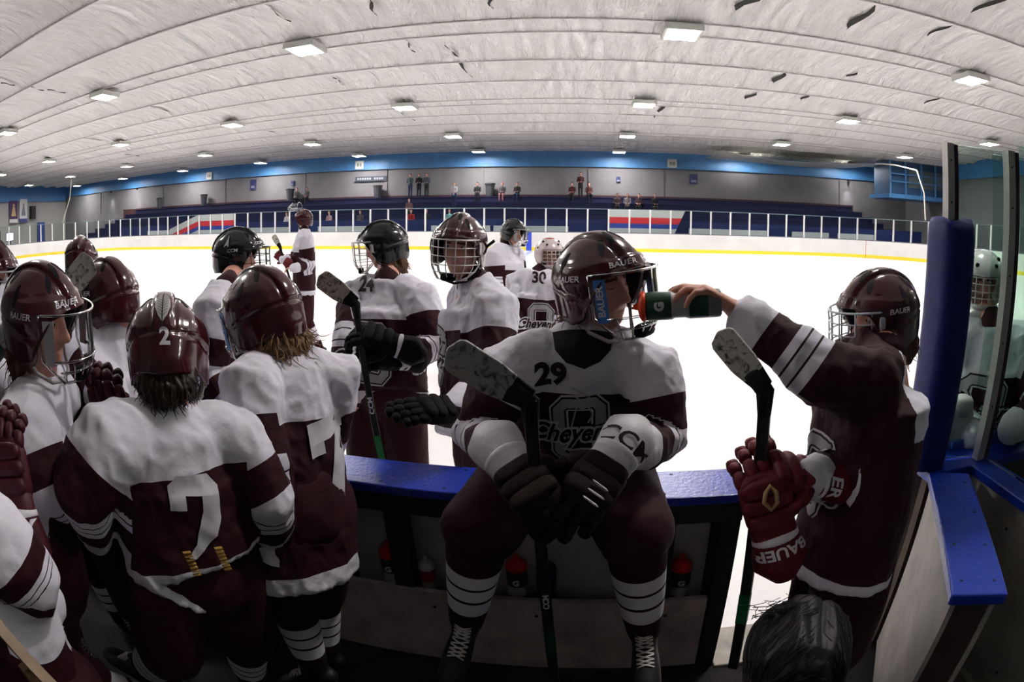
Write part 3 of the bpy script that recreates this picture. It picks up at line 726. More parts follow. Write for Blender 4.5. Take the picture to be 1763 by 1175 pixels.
def glove(parent, w, d, back, side, mats_, curl=(.9, .9, .9, .9), s=1.45, brand=None, cuff_len=.11, thumb=.7, label=None):
    """padded hockey glove: cuff, back rolls, five segmented fingers. mats_ = (main, cuff, palm, print)"""
    ey, ez = hand_frame(d, back); ex = np.cross(ey, ez) * -side; w = np.array(w, float)
    g = empty('glove', w, parent=parent)
    if label: g['label'] = label
    b = MB()
    b.sell(w + ey * .045 * s - ez * .004, (ex, ey, ez), (.044 * s, .058 * s, .020 * s), .55, 20, 0)
    for i, (a0, hw) in enumerate(((.018, .040), (.048, .043), (.076, .042))):
        b.sell(w + ey * a0 * s + ez * .013 * s, (ex, ey, ez), (hw * s, .0165 * s, .015 * s), .6, 18, 0)
    lens = [(.040, .026, .022), (.044, .028, .022), (.040, .026, .021), (.032, .022, .019)]
    for k in range(4):
        off = (.033, .011, -.011, -.033)[k] * s; p = w + ey * (.088, .092, .088, .080)[k] * s + ex * off; a = 0
        for q, l in enumerate(lens[k]):
            a += curl[k] * (1.0, 1.1, .7)[q]; v = ey * math.cos(a) - ez * math.sin(a); nrm = ey * math.sin(a) + ez * math.cos(a)
            c = p + v * l * s * .5; b.sell(c + nrm * .002, (ex, v, nrm), (.0118 * s, l * s * .56, .0125 * s), .7, 12, 0); p = p + v * l * s
    v1 = unit(ex * .8 + ey * .55 - ez * thumb * .6); p = w + ey * .012 * s + ex * .034 * s
    for l, hw in ((.036, .0145), (.030, .0135)):
        b.sell(p + v1 * l * s * .5, (unit(np.cross(v1, ez)), v1, ez), (hw * s, l * s * .6, .0135 * s), .7, 12, 0); p = p + v1 * l * s; v1 = unit(ex * (.4 - thumb * .5) + ey * .9 - ez * thumb)
    b.build('hand_pad', list(mats_[:3]), g, True)
    c = loft([w + ey * .005, w - ey * .03, w - ey * cuff_len * .75, w - ey * cuff_len], [(.040 * s, .027 * s), (.040 * s, .031 * s), (.049 * s, .040 * s), (.050 * s, .040 * s)], ex, 24, 1)
    obj('cuff', c[0], c[1], mats_[1], g, True)
    st = loft([w - ey * .028, w - ey * .036], [(.0415 * s, .034 * s), (.042 * s, .035 * s)], ex, 24, 1); obj('cuff_trim', st[0], st[1], mats_[3], g, True)
    if brand:
        bv = BVHTree.FromPolygons([Vector(x) for x in c[0]], c[1])
        for txt, sz, o_, ang in brand:
            q = w - ey * cuff_len * o_; nrm = ez * math.cos(ang) + ex * math.sin(ang)
            right = np.cross(ey, nrm) if True else ex
            decal('brand_print', xf2d(text2d(txt, sz, .0012), 1.15, 1), q, -right, -ey, BVHTree.FromPolygons([Vector(x) for x in c[0]], c[1]), mats_[4] if len(mats_) > 4 else mats_[3], g, .003, .012)
    return g

def helmet(parent, O, R, shell=(.042, .003, .008), face='cage', cage_col=(.62, .60, .60), brand='BAUER', brand_col=None, scale=1., number=None, feather=False, res=1, strap=True, sticker=False, lift=0., label=None, mark=None):
    O = np.array(O, float); h = empty('helmet', O, parent=parent)
    if label: h['label'] = label
    ms = M_shell(shell)
    nu, nv = 120, 52; a_, bf, bb, cc = .112, .138, .142, .135
    def lowz(az):       # az 0 = front
        a = abs(az) * 180 / PI
        xs = [0, 25, 48, 62, 78, 100, 125, 150, 180]; zs = [.040, .038, .022, -.02, -.075, -.088, -.070, -.072, -.078]
        return float(np.interp(a, xs, zs))
    def pt(az, t, inner=0):
        z1 = lowz(az); c1 = z1 / cc; thm = math.acos(max(-.999, c1)); th = t * thm
        s, c = math.sin(th), math.cos(th)
        sx, sy = math.sin(az), math.cos(az); b = bf if sy > 0 else bb
        x = a_ * s * sx; y = b * s * sy; z = cc * c
        if z < 0:
            k = 1 - .10 * (z / cc) ** 2; x *= k; y *= k
            eq = 1 + (1 / max(s, .4) - 1) * .8; x *= eq; y *= eq
        n = unit((x / a_ ** 2, y / b ** 2, z / cc ** 2)); d = 0.
        if not inner:
            sm = lambda v, e: 1 / (1 + math.exp(-v / e))
            up = sm(z - .03, .01)
            d += .008 * sm(.026 - abs(x), .0022) * up                      # centre ridge
            d -= .0045 * math.exp(-((abs(x) - .033) / .004) ** 2) * up
            d += .0055 * sm(abs(x) - .062, .003) * sm(z - .01, .006) * sm(.085 - z, .006)
            lip = z - (.052 + .18 * max(0, y) * .2 - .25 * abs(x) * (y > 0) * .3)
            if y > -.03: d += .0065 * sm(.045 + .22 * (y - .02) * .3 - z + .018, .002) * sm(y + .02, .01)   # front shell overlaps
            d -= .006 * math.exp(-((z + .012 + .25 * y) / .0045) ** 2) * sm(-y + .05, .01)                 # side crease
            d += .006 * math.exp(-((t - 1) / .05) ** 2) * (1 if sy > .3 else .35)
            d += .005 * math.exp(-((z + .045) / .022) ** 2) * sm(-y - .06, .01) * sm(.05 - abs(x), .008)    # occipital lock
        else: d = -.012
        return np.array((x, y, z + .012)) + n * d
    V = [];
    for inner in (0, 1):
        for i in range(nv + 1):
            for j in range(nu): V.append(pt(2 * PI * j / nu - PI, max(.002, i / nv), inner))
    o2 = (nv + 1) * nu
    Fc = [(i * nu + j, (i + 1) * nu + j, (i + 1) * nu + (j + 1) % nu, i * nu + (j + 1) % nu) for i in range(nv) for j in range(nu)]
    Fi = [(o2 + a, o2 + d, o2 + c, o2 + b) for a, b, c, d in Fc]
    rim = [(nv * nu + j, o2 + nv * nu + j, o2 + nv * nu + (j + 1) % nu, nv * nu + (j + 1) % nu) for j in range(nu)]
    V = local_to(O, R, np.array(V) * scale); allF = Fc + Fi + rim
    obj('shell', V, allF, [ms, M_black()], h, True, [0] * len(Fc) + [1] * len(Fi) + [0] * len(rim))
    bv = BVHTree.FromPolygons([Vector(v) for v in V], Fc)
    def dl(nm, sh, az, el, up, m, cut=.012, off=.0015):
        n = np.array((math.sin(az) * math.cos(el), math.cos(az) * math.cos(el), math.sin(el))); c = np.array((n[0] * a_, n[1] * .14, n[2] * cc + .012)) * scale
        n = R @ n; ey = np.array(R) @ np.array(up); ex = unit(np.cross(ey, n)); return decal(nm, xf2d(sh, scale), local_to(O, R, [c])[0], ex, np.cross(n, ex), bv, m, h, off, cut)
    # vents: recessed dark slots
    slot = poly2d([[(-.007, -.026), (.003, -.030), (.010, .0), (.006, .030), (-.003, .026), (-.009, 0)]])
    vm = mat('vent_dark', (.004, .003, .004), .8)
    for az, el in ((.75, .85), (-.75, .85), (2.3, .95), (-2.3, .95), (.30, 1.1), (-.30, 1.1), (1.75, .55), (-1.75, .55)):
        dl('vent', slot, az, el, (0, 0, 1), vm, .01, .0008)
    pb = brand_col or M_white()
    if brand:
        tx = xf2d(text2d(brand, .021, .0004), 1.25, 1, shear=.15)
        dl('brand_print', tx, 1.55, .22, (0, 0, 1), pb); dl('brand_print', tx, -1.55, .22, (0, 0, 1), pb)
        dl('brand_print', xf2d(tx, .95), .38, .42, (0, 0, 1), pb)
    if number: dl('number_print', number, PI * .985, .05, (0, 0, 1), pb, .01)
    if mark: dl('initials', xf2d(text2d(mark, .03, .0005), 1.2, 1), -1.9 if mark != 'CM' else -1.2, .75, (0, 0, 1), mat('initials_grey', (.16, .13, .13), .4))
    if feather:
        f1 = [(0, -.048), (.013, -.03), (.021, -.005), (.020, .02), (.010, .045), (0, .058), (-.010, .045), (-.019, .02), (-.020, -.005), (-.012, -.03)]
        dl('feather_decal', poly2d([f1]), PI, .62, (0, 0, 1), mat('decal_silver', (.42, .40, .40), .3), .01, .0012)
        rb = [ribbon([(0, -.055), (.0, .0), (.001, .055)], .0022)]
        for k in range(9):
            z = -.034 + k * .0095; rb += [ribbon([(0, z), (.016 - abs(k - 4) * .001, z + .012)], .0011), ribbon([(0, z), (-.016 + abs(k - 4) * .001, z + .012)], .0011)]
        dl('feather_vein', join2d(*rb), PI, .62, (0, 0, 1), mat('ink_black', (.01, .01, .012), .5), .01, .0022)
    # ear guards
    for s in (-1, 1):
        b = MB(); c = local_to(O, R, [np.array((s * .101, .018, -.045)) * scale])[0]
        rr = [np.array((0, math.cos(k / 12 * 2 * PI) * .026, math.sin(k / 12 * 2 * PI) * .032)) for k in range(12)]
        b.tube([c + R @ (q * scale) for q in rr], .0042 * scale, 6, closed=True); b.build('ear_guard', mat('ear_guard', (.12, .09, .09), .35), h, True)
    # face protection
    cz = .0
    def cp(az, z, off=0.):
        s = 1 if z > -.055 else 1 - .30 * ((-.055 - z) / .08) ** 1.5
        if z > .03: s *= 1 + .02 * (z - .03) / .02
        p = np.array(((.108 + off) * s * math.sin(az), .022 + (.150 + off) * s * math.cos(az) * (1 if abs(az) < 1.6 else 1), z))
        if lift: # flipped-up mask
            q = p - np.array((0, .03, .06)); a = math.radians(lift); p = np.array((q[0], q[1] * math.cos(a) - q[2] * math.sin(a), q[1] * math.sin(a) + q[2] * math.cos(a))) + np.array((0, .06, .10))
        return local_to(O, R, [p * scale])[0]
    A = 1.38
    if face == 'cage':
        b = MB(); w = .0023 * scale; mc = mat('cage_%d' % int(cage_col[0] * 100), cage_col, .35, metal=.2)
        for z in (.045, .012, -.022, -.056, -.088, -.120):
            aa = A if z > -.06 else A * (1 - (-.06 - z) * 5.5)
            b.tube([cp(-aa + 2 * aa * k / 20, z) for k in range(21)], w * (1.5 if z in (.045, -.12) else 1), 6)
        for k in range(-3, 4):
            az = k * .36; b.tube([cp(az * (1 if z > -.06 else 1 - (-.06 - z) * 3), z) for z in (.045, .02, -.01, -.04, -.07, -.10, -.12)], w, 6)
        for s in (-1, 1): b.tube([cp(s * A, .045), cp(s * A, -.01), cp(s * A, -.056), cp(s * A * .86, -.085), cp(s * .9, -.11), cp(s * .62, -.12)], w * 1.6, 6)
        b.build('cage', mc, h, True)
        for s in (-1, 1): MB().sell(cp(s * 1.30, .01, .004), [R[:, 0], R[:, 1], R[:, 2]], (.006 * scale, .010 * scale, .024 * scale), .5, 12).build('cage_clip', mc, h, True)
    if face == 'shield':
        V = []; nz, na = 12, 30; zz = np.linspace(.050, -.125, nz)
        for z in zz:
            aa = 1.30 if z > -.06 else 1.30 * (1 - (-.06 - z) * 5)
            for k in range(na): V.append(cp(-aa + 2 * aa * k / (na - 1), z))
        Vi = [];
        for z in zz:
            aa = 1.30 if z > -.06 else 1.30 * (1 - (-.06 - z) * 5)
            for k in range(na): Vi.append(cp(-aa + 2 * aa * k / (na - 1), z, -.003))
        F1 = [(i * na + k, i * na + k + 1, (i + 1) * na + k + 1, (i + 1) * na + k) for i in range(nz - 1) for k in range(na - 1)]
        q = nz * na; obj('clear_shield', V + Vi, F1 + [(a + q, d + q, c + q, b + q) for a, b, c, d in F1], M_clear(), h, True)
        b = MB(); w = .0036 * scale; mc = glassy('clear_bars', (.62, .62, .66), .42, .12)
        for z in (-.062, -.092, -.122):
            aa = 1.05 * (1 - (-.06 - z) * 4)
            b.tube([cp(-aa + 2 * aa * k / 16, z, .002) for k in range(17)], w, 6)
        for k in range(-3, 4): b.tube([cp(k * .30 * (1 - (-.06 - z) * 3), z, .002) for z in (-.058, -.08, -.10, -.122)], w * .8, 6)
        b.build('lower_guard', mc, h, True)
        b = MB(); aa = 1.30
        b.tube([cp(-aa + 2 * aa * k / 24, .050, .001) for k in range(25)], w * .9, 6)
        for s in (-1, 1): b.tube([cp(s * aa, .05, .001), cp(s * aa, -.0, .001), cp(s * aa, -.058, .001), cp(s * aa * .8, -.095, .001), cp(s * aa * .6, -.125, .001)], w * 1.0, 6)
        b.build('shield_frame', mc, h, True)
        for s in (-1, 1):
            V = [cp(s * az, z, .004) for z in (.038, .01, -.03, -.07) for az in (1.00, 1.22)]
            o = obj('side_band', V, [(0, 1, 3, 2), (2, 3, 5, 4), (4, 5, 7, 6)], mat('sticker_blue', (.03, .16, .48), .4) if sticker else mat('band_clear_white', (.34, .33, .36), .2), h, True)
            if sticker:
                c = cp(s * 1.11, -.016, .006); n = unit(cp(s * 1.11, -.016, .05) - c); up_ = unit(cp(s * 1.11, .03, .006) - c)
                decal('brand_print', text2d('BAUER', .026, .0008), c, up_ * (1 if s > 0 else -1), np.cross(n, up_ * (1 if s > 0 else -1)), None, M_white(), h, .001)
    if face:
        MB().sell(cp(0, -.108, -.016), [R[:, 0], R[:, 1], R[:, 2]], (.034 * scale, .016 * scale, .018 * scale), .6, 14).build('chin_cup', M_black(), h, True)
    if strap:
        b = MB(); k0 = [(s * .098, -.0, -.06) for s in (-1, 1)]
        for s in (-1, 1):
            L1 = local_to(O, R, np.array([(s * .100, .01, -.06), (s * .086, .02, -.10), (s * .050, .050, -.132), (0, .062, -.142)]) * scale); b.tube(L1, .0055 * scale, 6)
        b.build('chin_strap', mat('strap_pale', (.36, .34, .32), .7) if strap == 1 else M_black(), h, True)
    return h

def person(spec):
    s = dict(sc=1., voxel=.0085, bvox=.008, yoke=1, hips=None, mouth=.0, skin=1, jersey=1, legs=1, tor=1.); s.update(spec)
    g = lambda k: [np.array(q, float) for q in s[k]] if isinstance(s[k][0], (tuple, list, np.ndarray)) else np.array(s[k], float)
    H, N_, Pv = g('head'), g('neck'), g('pelvis'); (sL, sR), (eL, eR), (wL, wR) = g('sh'), g('el'), g('wr')
    R = frame_from(*s['look']); base = np.array(s.get('base', (Pv[0], Pv[1], .0)), float)
    root = empty('hockey_player', base, s['label'], 'person', s.get('group')); sc = s['sc']; T = {'root': root, 'R': R}
    ax = unit(sR - sL); hc = H - R[:, 1] * .012
    # ---- body: head, neck, trunk, arms, hands as one surface
    Vh, Fh = head_mesh(s['mouth']); pr = [(local_to(hc, R, Vh * .98 * sc), Fh)]
    pr.append(loft([N_ - (0, 0, .05), N_ + (0, 0, .0), H - R[:, 2] * .07 * sc - R[:, 1] * .022], [(.085, .07), (.062 * sc, .062 * sc), (.056 * sc, .060 * sc)], ax, 18))
    for sg in (-1, 1): pr.append(loft([local_to(hc, R, [(sg * .074, -.012, .022)])[0], local_to(hc, R, [(sg * .078, -.018, .0)])[0], local_to(hc, R, [(sg * .074, -.008, -.024)])[0]], [.010, .012, .007], R[:, 1], 10))
    ch = N_ * .72 + Pv * .28
    pr.append(loft([Pv, (ch + Pv) / 2, ch, N_ - unit(N_ - Pv) * .04], [(.13 * sc, .09), (.12 * sc, .09), (.14 * sc, .10), (.09, .07)], ax, 18))
    hands = s.get('hands', (None, None)); tips = []
    for (a, b, c, hn, sd) in ((sL, eL, wL, hands[0], -1), (sR, eR, wR, hands[1], 1)):
        pr.append(loft([a - unit(a - N_) * .03, a, b, c if hn else b + (c - b) * .6], [.045 * sc, .045 * sc, .036 * sc, .026 * sc], ax, 12))
        if hn: hp, tp = hand_prims(c, hn[0], hn[1], sd, *hn[2:]); pr += hp; tips += tp
        
    V, Q, _n = fuse(pr, s['bvox'], 2)
    loc = (V - hc) @ R          # head-local
    cen = np.array([loc[list(q)].mean(0) for q in Q]); z = cen[:, 2] / sc; x = cen[:, 0] / sc; y = cen[:, 1] / sc
    fm = np.zeros(len(Q), int); front = y > .05
    fm[front & (np.abs(z + .065) < .012) & (np.abs(x) < .024) & (y > .085)] = 1
    fm[front & (np.abs(z - .030 + np.abs(x) * .12) < .0042) & (np.abs(np.abs(x) - .030) < .018)] = 2
    sk = s.get('skinmat') or M_skin()
    obj('body', V, Q, [sk, M_lip(), M_brow()], root, True, fm)
    if s.get('eyes', 1):
        for sg in (-1, 1):
            e = local_to(hc, R, np.array([(sg * .031, .0695, .010)]) * sc)[0]; b = MB(); b.sell(e, [R[:, 0], R[:, 1], R[:, 2]], (.0125 * sc, .0125 * sc, .0095 * sc), 1., 16)
            eo = b.build('eye', mat('eye_white', (.55, .50, .48), .25), root, True)
            b = MB(); b.sell(e + R[:, 1] * .0088 * sc, [R[:, 0], R[:, 1], R[:, 2]], (.0052 * sc, .005 * sc, .0052 * sc), 1., 12); b.build('iris', mat('iris', (.03, .02, .015), .2), eo, True)
    elif s.get('lash'):
        for sg in (-1, 1):
            p = [local_to(hc, R, np.array([(sg * (.031 + u * .014), .083 - u * u * .006 + .001, .006 - .003 * (1 - u * u))]) * sc)[0] for u in (-1, -.5, 0, .5, 1)]
            MB().tube(p, .0013, 5).build('eyelash', M_brow(), root, True)
    # ---- jersey
    if s['jersey']:
        hem = s.get('hem'); t = unit(Pv - N_); hem = np.array(hem, float) if hem is not None else Pv + t * .12 * sc
        w = s['tor']; wx = s.get('wx', 1.)
        top = (sL + sR) / 2 + (N_ - (sL + sR) / 2) * .35
        prj = [loft([hem, hem + (Pv - hem) * .6, Pv * .6 + N_ * .4, Pv * .3 + N_ * .7, top * .8 + Pv * .2, top, N_ + (N_ - Pv) * .03],
                    [(.235 * w * wx, .165 * w), (.232 * w * wx, .165 * w), (.222 * w * wx, .16 * w), (.225 * w * wx, .158 * w), (.205 * w, .135 * w), (.165 * w, .10 * w), (.085 * w, .078 * w)], ax, 32, 0)]
        cuf = s.get('cuff', (1., 1.))
        for (a, b, c, cf) in ((sL, eL, wL, cuf[0]), (sR, eR, wR, cuf[1])):
            end = b + (c - b) * cf
            prj.append(loft([a + (N_ - a) * .45, a, a + (b - a) * .35, b, b + (end - b) * .6, end], [.085 * w, .108 * w, .100 * w, .082 * w, .070 * w, .060 * w], ax, 20, 2))
        V, Q, Nn = fuse(prj, s['voxel'], 8)
        V = folds(V, Nn, .010 * w, 7.5, seed=base[0] * 7); V = folds(V, Nn, .0045, 20., seed=3, stretch=(1, 1, .8))
        tv, td = poly_param(V, [top + (top - Pv) * .08, Pv, hem]); tv = tv.copy()
        # torso parameter along the trunk axis, 0 at the neck and 1 at the hem
        axs = (hem - N_); tv = ((V - N_) @ axs) / (axs @ axs)
        ba = np.zeros(len(V)); fl = np.zeros(len(V)); bd = np.full(len(V), 9.)
        for (a, b, c, cf) in ((sL, eL, wL, cuf[0]), (sR, eR, wR, cuf[1])):
            end = b + (c - b) * cf; u, d = poly_param(V, [a, b, end]); k = d < bd; ba = np.where(k, u, ba); bd = np.where(k, d, bd)
        u2, d2 = poly_param(V, [top, Pv, hem])
        # limb when closer to the arm than its radius allows and outside the trunk section
        lat = np.abs((V - (N_ + tv[:, None] * axs)) @ ax)
        q1 = np.clip(.5 + (.14 * w - bd) / .03, 0, 1); q2 = np.clip(.5 + (np.maximum(lat - .175 * w, d2 - .21 * w)) / .03, 0, 1)
        fl = np.minimum(q1, q2)
        if s.get('yfn'): tv = s['yfn'](V, tv)
        if s.get('afn'): ba = s['afn'](V, ba)
        # soften the flag so the seam is not jagged
        me_at = np.stack([ba, tv, fl], 1)
        o = obj('jersey', V, Q, M_jersey() if s['yoke'] else M_maroon(), root, True); set_attr(o.data, 'garment', me_at)
        T['jersey'] = BVHTree.FromPolygons([Vector(v) for v in V], Q); T['jo'] = o
        cl = loft([N_ - unit(N_ - Pv) * .02, N_ + unit(H - N_) * .028], [(.088 * w, .080 * w), (.070 * w, .068 * w)], ax, 24, 1)
        obj('collar', cl[0], cl[1], s.get('collar') or M_maroon(), o, True)
    # ---- legs
    if s['legs']:
        kn, an, toe = g('knee'), g('ankle'), g('toe'); hw = .10 * sc
        pp = [loft([Pv + (0, 0, .06), Pv - (0, 0, .04)], [(.19, .15), (.20, .16)], ax, 24)]
        for i, sg in enumerate((-1, 1)):
            hp = Pv + ax * hw * sg - (0, 0, .02); kk = kn[i]; e = hp + (kk - hp) * .97
            pp.append(loft([hp, hp + (kk - hp) * .45, e], [.128, .125, .108], ax, 20))
        V, Q, Nn = fuse(pp, .012, 6); V = folds(V, Nn, .008, 8, 5.); obj('pants', V, Q, M_maroon(), root, True)
        for i in range(2):
            if s.get('nosock'): break
            k, a, te = kn[i], an[i], toe[i]; mid = k + (a - k) * .3; fw = unit(te - a)
            v, f = loft([k + (a - k) * -.04, k + (a - k) * .08, k + (a - k) * .22, mid, k + (a - k) * .6, k + (a - k) * .85, a], [.078, .086, .084, .080, .072, .060, .054], ax, 32)
            nV = v; u, d = poly_param(nV, [k, a]); o = obj('sock', nV, f, M_sock(), root, True)
            # refine rings for the bands
            sd = o.modifiers.new('sub', 'SUBSURF'); sd.levels = 2; sd.render_levels = 2
            set_attr(o.data, 'garment', np.stack([u, u, np.ones(len(u))], 1))
            skate(root, a, te, unit(a - k), s.get('lace', 1))
    return T
def skate(parent, a, toe, down, laces=1):
    fw = toe - a; L_ = np.linalg.norm(fw); fw = unit(fw); dn = unit(down); side = unit(np.cross(fw, dn)); dn = unit(np.cross(side, fw)) if abs(fw @ dn) > .95 else dn
    sk = empty('skate', a, parent=parent)
    sole = lambda t: a + dn * .085 + fw * t
    pr = [loft([a - dn * .06 - fw * .01, a + dn * .0, a + dn * .06], [(.050, .058), (.048, .058), (.042, .070)], side, 20),
          loft([sole(-.055) - dn * .02, sole(.02) - dn * .022, sole(.10) - dn * .018, sole(.165) - dn * .010, sole(.20) - dn * .004], [(.036, .036), (.040, .046), (.046, .040), (.046, .034), (.034, .026)], side, 20)]
    V, Q, _ = fuse(pr, .007, 5); bt = obj('boot', V, Q, mat('boot_black', (.016, .013, .014), .45), sk, True)
    b = MB(); bvh = BVHTree.FromPolygons([Vector(v) for v in V], Q)
    if laces:
        for k in range(8):
            t = k / 7; c0 = (a - dn * .03 + fw * .05) * (1 - t) + (sole(.12) - dn * .05) * t; nn = unit(fw * (1 - t * .6) - dn * (t * .9 + .15))
            for sg in (-1, 1):
                pts = []
                for q in (-1, -.5, 0, .5, 1):
                    p = c0 + side * .026 * q + unit(np.cross(nn, side)) * .008 * q * sg; h = bvh.ray_cast(Vector(p + nn * .1), Vector(-nn), .2)
                    pts.append(np.array(h[0]) + nn * .003 if h[0] is not None else p + nn * .005)
                b.tube(pts, .0032, 5)
        b.build('laces', mat('lace_white', (.5, .47, .45), .8), sk, True)
    MB().obox(sole(.07) + dn * .032, (fw, side, dn), (.11, .010, .022)).build('blade_holder', mat('holder', (.25, .24, .24), .5), sk)
    MB().obox(sole(.07) + dn * .062, (fw, side, dn), (.135, .0018, .010)).build('blade', mat('steel', (.5, .5, .5), .25, metal=1), sk)
    return sk

def hair(parent, pts, rad, col, ref=(1, 0, 0), amp=.008, f=110, name='hair', strands=60, length=.05, seed=1, curl=1.):
    prs = [loft(p, r, ref, 18) for p, r in zip(pts, rad)]
    V, Q, Nn = fuse(prs, .005, 8); out = V.copy()
    for i in range(len(V)):
        p = V[i]; out[i] = p + Nn[i] * amp * noise.noise((p[0] * f + seed, p[1] * f, p[2] * f * .12))
    m = mat('hair_%d' % int(sum(col) * 1000), col, .45, var=.5, vscale=90); o = obj(name, out, Q, m, parent, True)
    rnd = random.Random(seed); b = MB()
    for _ in range(strands * 3):
        i = rnd.randrange(len(V)); p = out[i]; n = Nn[i]; q = [p - n * .004]; d = unit(n * .5 + np.array((rnd.uniform(-.5, .5), rnd.uniform(-.5, .5), -1.1)))
        for k in range(5):
            d = unit(d + np.array((rnd.uniform(-.5, .5), rnd.uniform(-.5, .5), rnd.uniform(-.5, .3))) * curl); q.append(q[-1] + d * length / 5)
        b.tube(q, [.0019, .0018, .0016, .0013, .0009, .0005], 5)
    if strands: b.build('strands', m, o, True)
    return o
def stick(label, butt, heel, toe, blade_up, shaft_col=(.012, .011, .012), blade_col=(.26, .25, .25), group=None, accent=None, name='hockey_stick', dots=True, word=None, thick=.011, bh=.038):
    butt, heel, toe = (np.array(q, float) for q in (butt, heel, toe)); t = empty(name, butt, label, 'hockey stick', group)
    d = unit(heel - butt); bd = unit(toe - heel); w = unit(blade_up); w = unit(w - bd * bd.dot(w)); n = unit(np.cross(bd, w)); side = unit(np.cross(d, n)); nn = unit(np.cross(d, side))
    Lh = np.linalg.norm(heel - butt); bevel(MB().obox((butt + heel) / 2, (side, nn, d), (.0155, .0105, Lh / 2)).build('shaft', mat('stick_%d' % int(sum(shaft_col) * 1e4), shaft_col, .35), t), .004)
    # blade: outline polygon with curve and rounded toe
    Lb = np.linalg.norm(toe - heel); K = 16; V = []; hs = []
    for k in range(K + 1):
        u = k / K; c = heel + bd * Lb * u + n * .018 * u * u; hh = bh * (.62 + .42 * min(1, u * 2.2)) * (math.sqrt(max(0, 1 - ((u - .86) / .14) ** 2)) if u > .86 else 1); hh = max(hh, .003)
        cc = c + w * (hh - bh * .62 if 0 else 0); V += [cc + w * hh + n * thick / 2, cc - w * hh + n * thick / 2, cc - w * hh - n * thick / 2, cc + w * hh - n * thick / 2]
    Fc = [(4 * k + j, 4 * k + (j + 1) % 4, 4 * k + 4 + (j + 1) % 4, 4 * k + 4 + j) for k in range(K) for j in range(4)] + [(3, 2, 1, 0), (4 * K, 4 * K + 1, 4 * K + 2, 4 * K + 3)]
    cut = int(K * .28); fm = [0 if k < cut else 1 for k in range(K) for j in range(4)] + [0, 1]
    mt = taped(blade_col)
    o = obj('blade', V, Fc, [M_black(), mt], t, False, fm); bevel(o, .003)
    # hosel between shaft and blade
    v, f = loft([heel - d * .07, heel - d * .01, heel + bd * .05], [(.017, .0115), (.024, .0115), (bh * .7, .008)], side if abs(side @ w) > .2 else w, 12, 1); obj('hosel', v, f, M_black(), t, True)
    if accent:
        for s0, s1, c in accent: p0, p1 = butt + (heel - butt) * s0, butt + (heel - butt) * s1; MB().obox((p0 + p1) / 2, (side, nn, d), (.0158, .0109, np.linalg.norm(p1 - p0) / 2)).build('stripe', mat('accent_%d' % int(sum(c) * 1000), c, .4), t)
    if word:
        for txt, s0, sz in word:
            c = butt + (heel - butt) * s0; f = -nn if (np.array((0, 0, 1.95)) - c) @ -nn > 0 else nn
            decal('shaft_print', xf2d(text2d(txt, sz, .001), 1.2, 1), c + f * .011, d, np.cross(f, d), None, M_white(), t, .0008)
    return t
def taped(c):
    nm = 'tape_%d' % int(sum(c) * 1000)
    if nm in MATS: return MATS[nm]
    m = mat(nm, c, .7); nt = m.node_tree; N = nt.nodes.new; L = nt.links.new; b = nt.nodes['Principled BSDF']; tc = N('ShaderNodeTexCoord')
    n = N('ShaderNodeTexNoise'); n.inputs['Scale'].default_value = 38; n.inputs['Detail'].default_value = 6; n.inputs['Distortion'].default_value = 1.5; L(tc.outputs['Object'], n.inputs[0])
    r = N('ShaderNodeValToRGB'); e = r.color_ramp.elements; e[0].position = .34; e[0].color = (.04, .038, .04, 1); e[1].position = .50; e[1].color = (*c, 1); L(n.outputs[0], r.inputs[0]); L(r.outputs[0], b.inputs['Base Color'])
    return m
def bottle(label, base, axis, s=1., body=(.005, .045, .02), cap=(.62, .03, .01), group=None, band=True, words=None, face=None, name='water_bottle', cat='bottle', flat=0):
    axis = unit(axis); base = np.array(base, float); t = empty(name, base, label, cat, group)
    prof = [(.030, 0), (.036, .004), (.0375, .012), (.0375, .035), (.0375, .085), (.0335, .096), (.0335, .122), (.0375, .130), (.0375, .188), (.036, .196)]
    mi = [1, 1, 1, 0, 2, 2, 2, 0, 0] if band else [0] * 10
    MB().lathe([(r * s, h * s) for r, h in prof], base, axis, 28, mis=mi[:9]).build('flask', [mat('flask_%d' % int(sum(body) * 1000), body, .35, coat=.3), mat('flask_base_grey', (.13, .13, .14), .4), mat('flask_band', (.34, .34, .35), .45)], t, True)
    MB().lathe([(r * s, h * s) for r, h in ([(.037, .196), (.0395, .199), (.0395, .207), (.030, .213), (.014, .217), (.010, .218)] if flat else [(.037, .196), (.039, .200), (.039, .214), (.034, .226), (.020, .234), (.012, .240)])], base, axis, 24).build('screw_cap', mat('cap_%d' % int(sum(cap) * 1000), cap, .4), t, True)
    MB().lathe([(r * s, h * s) for r, h in [(r_, h_ - .022 * flat) for r_, h_ in ((.009, .238), (.009, .252 - .008 * flat), (.007, .262 - .012 * flat), (.006, .264 - .012 * flat))]], base, axis, 12).build('nozzle', mat('nozzle_%d' % int(sum(cap) * 1000), cap, .4), t, True)
    if words and face is not None:
        n = unit(np.array(face) - axis * axis.dot(face)); 
        for txt, sz, h, rot in words:
            c = base + axis * h * s + n * .038 * s; ex = axis if rot else unit(np.cross(axis, n)); ey = np.cross(n, ex)
            decal('logo_print', text2d(txt, sz, .002), c, ex, ey, BVHTree.FromPolygons([Vector(base + axis * hh * s + .0377 * s * (math.cos(a) * n + math.sin(a) * np.cross(axis, n))) for hh in (0, .2) for a in np.linspace(-1.5, 1.5, 16)], [(k, k + 1, 17 + k, 16 + k) for k in range(15)]), M_white(), t, .0012, .01)
    return t
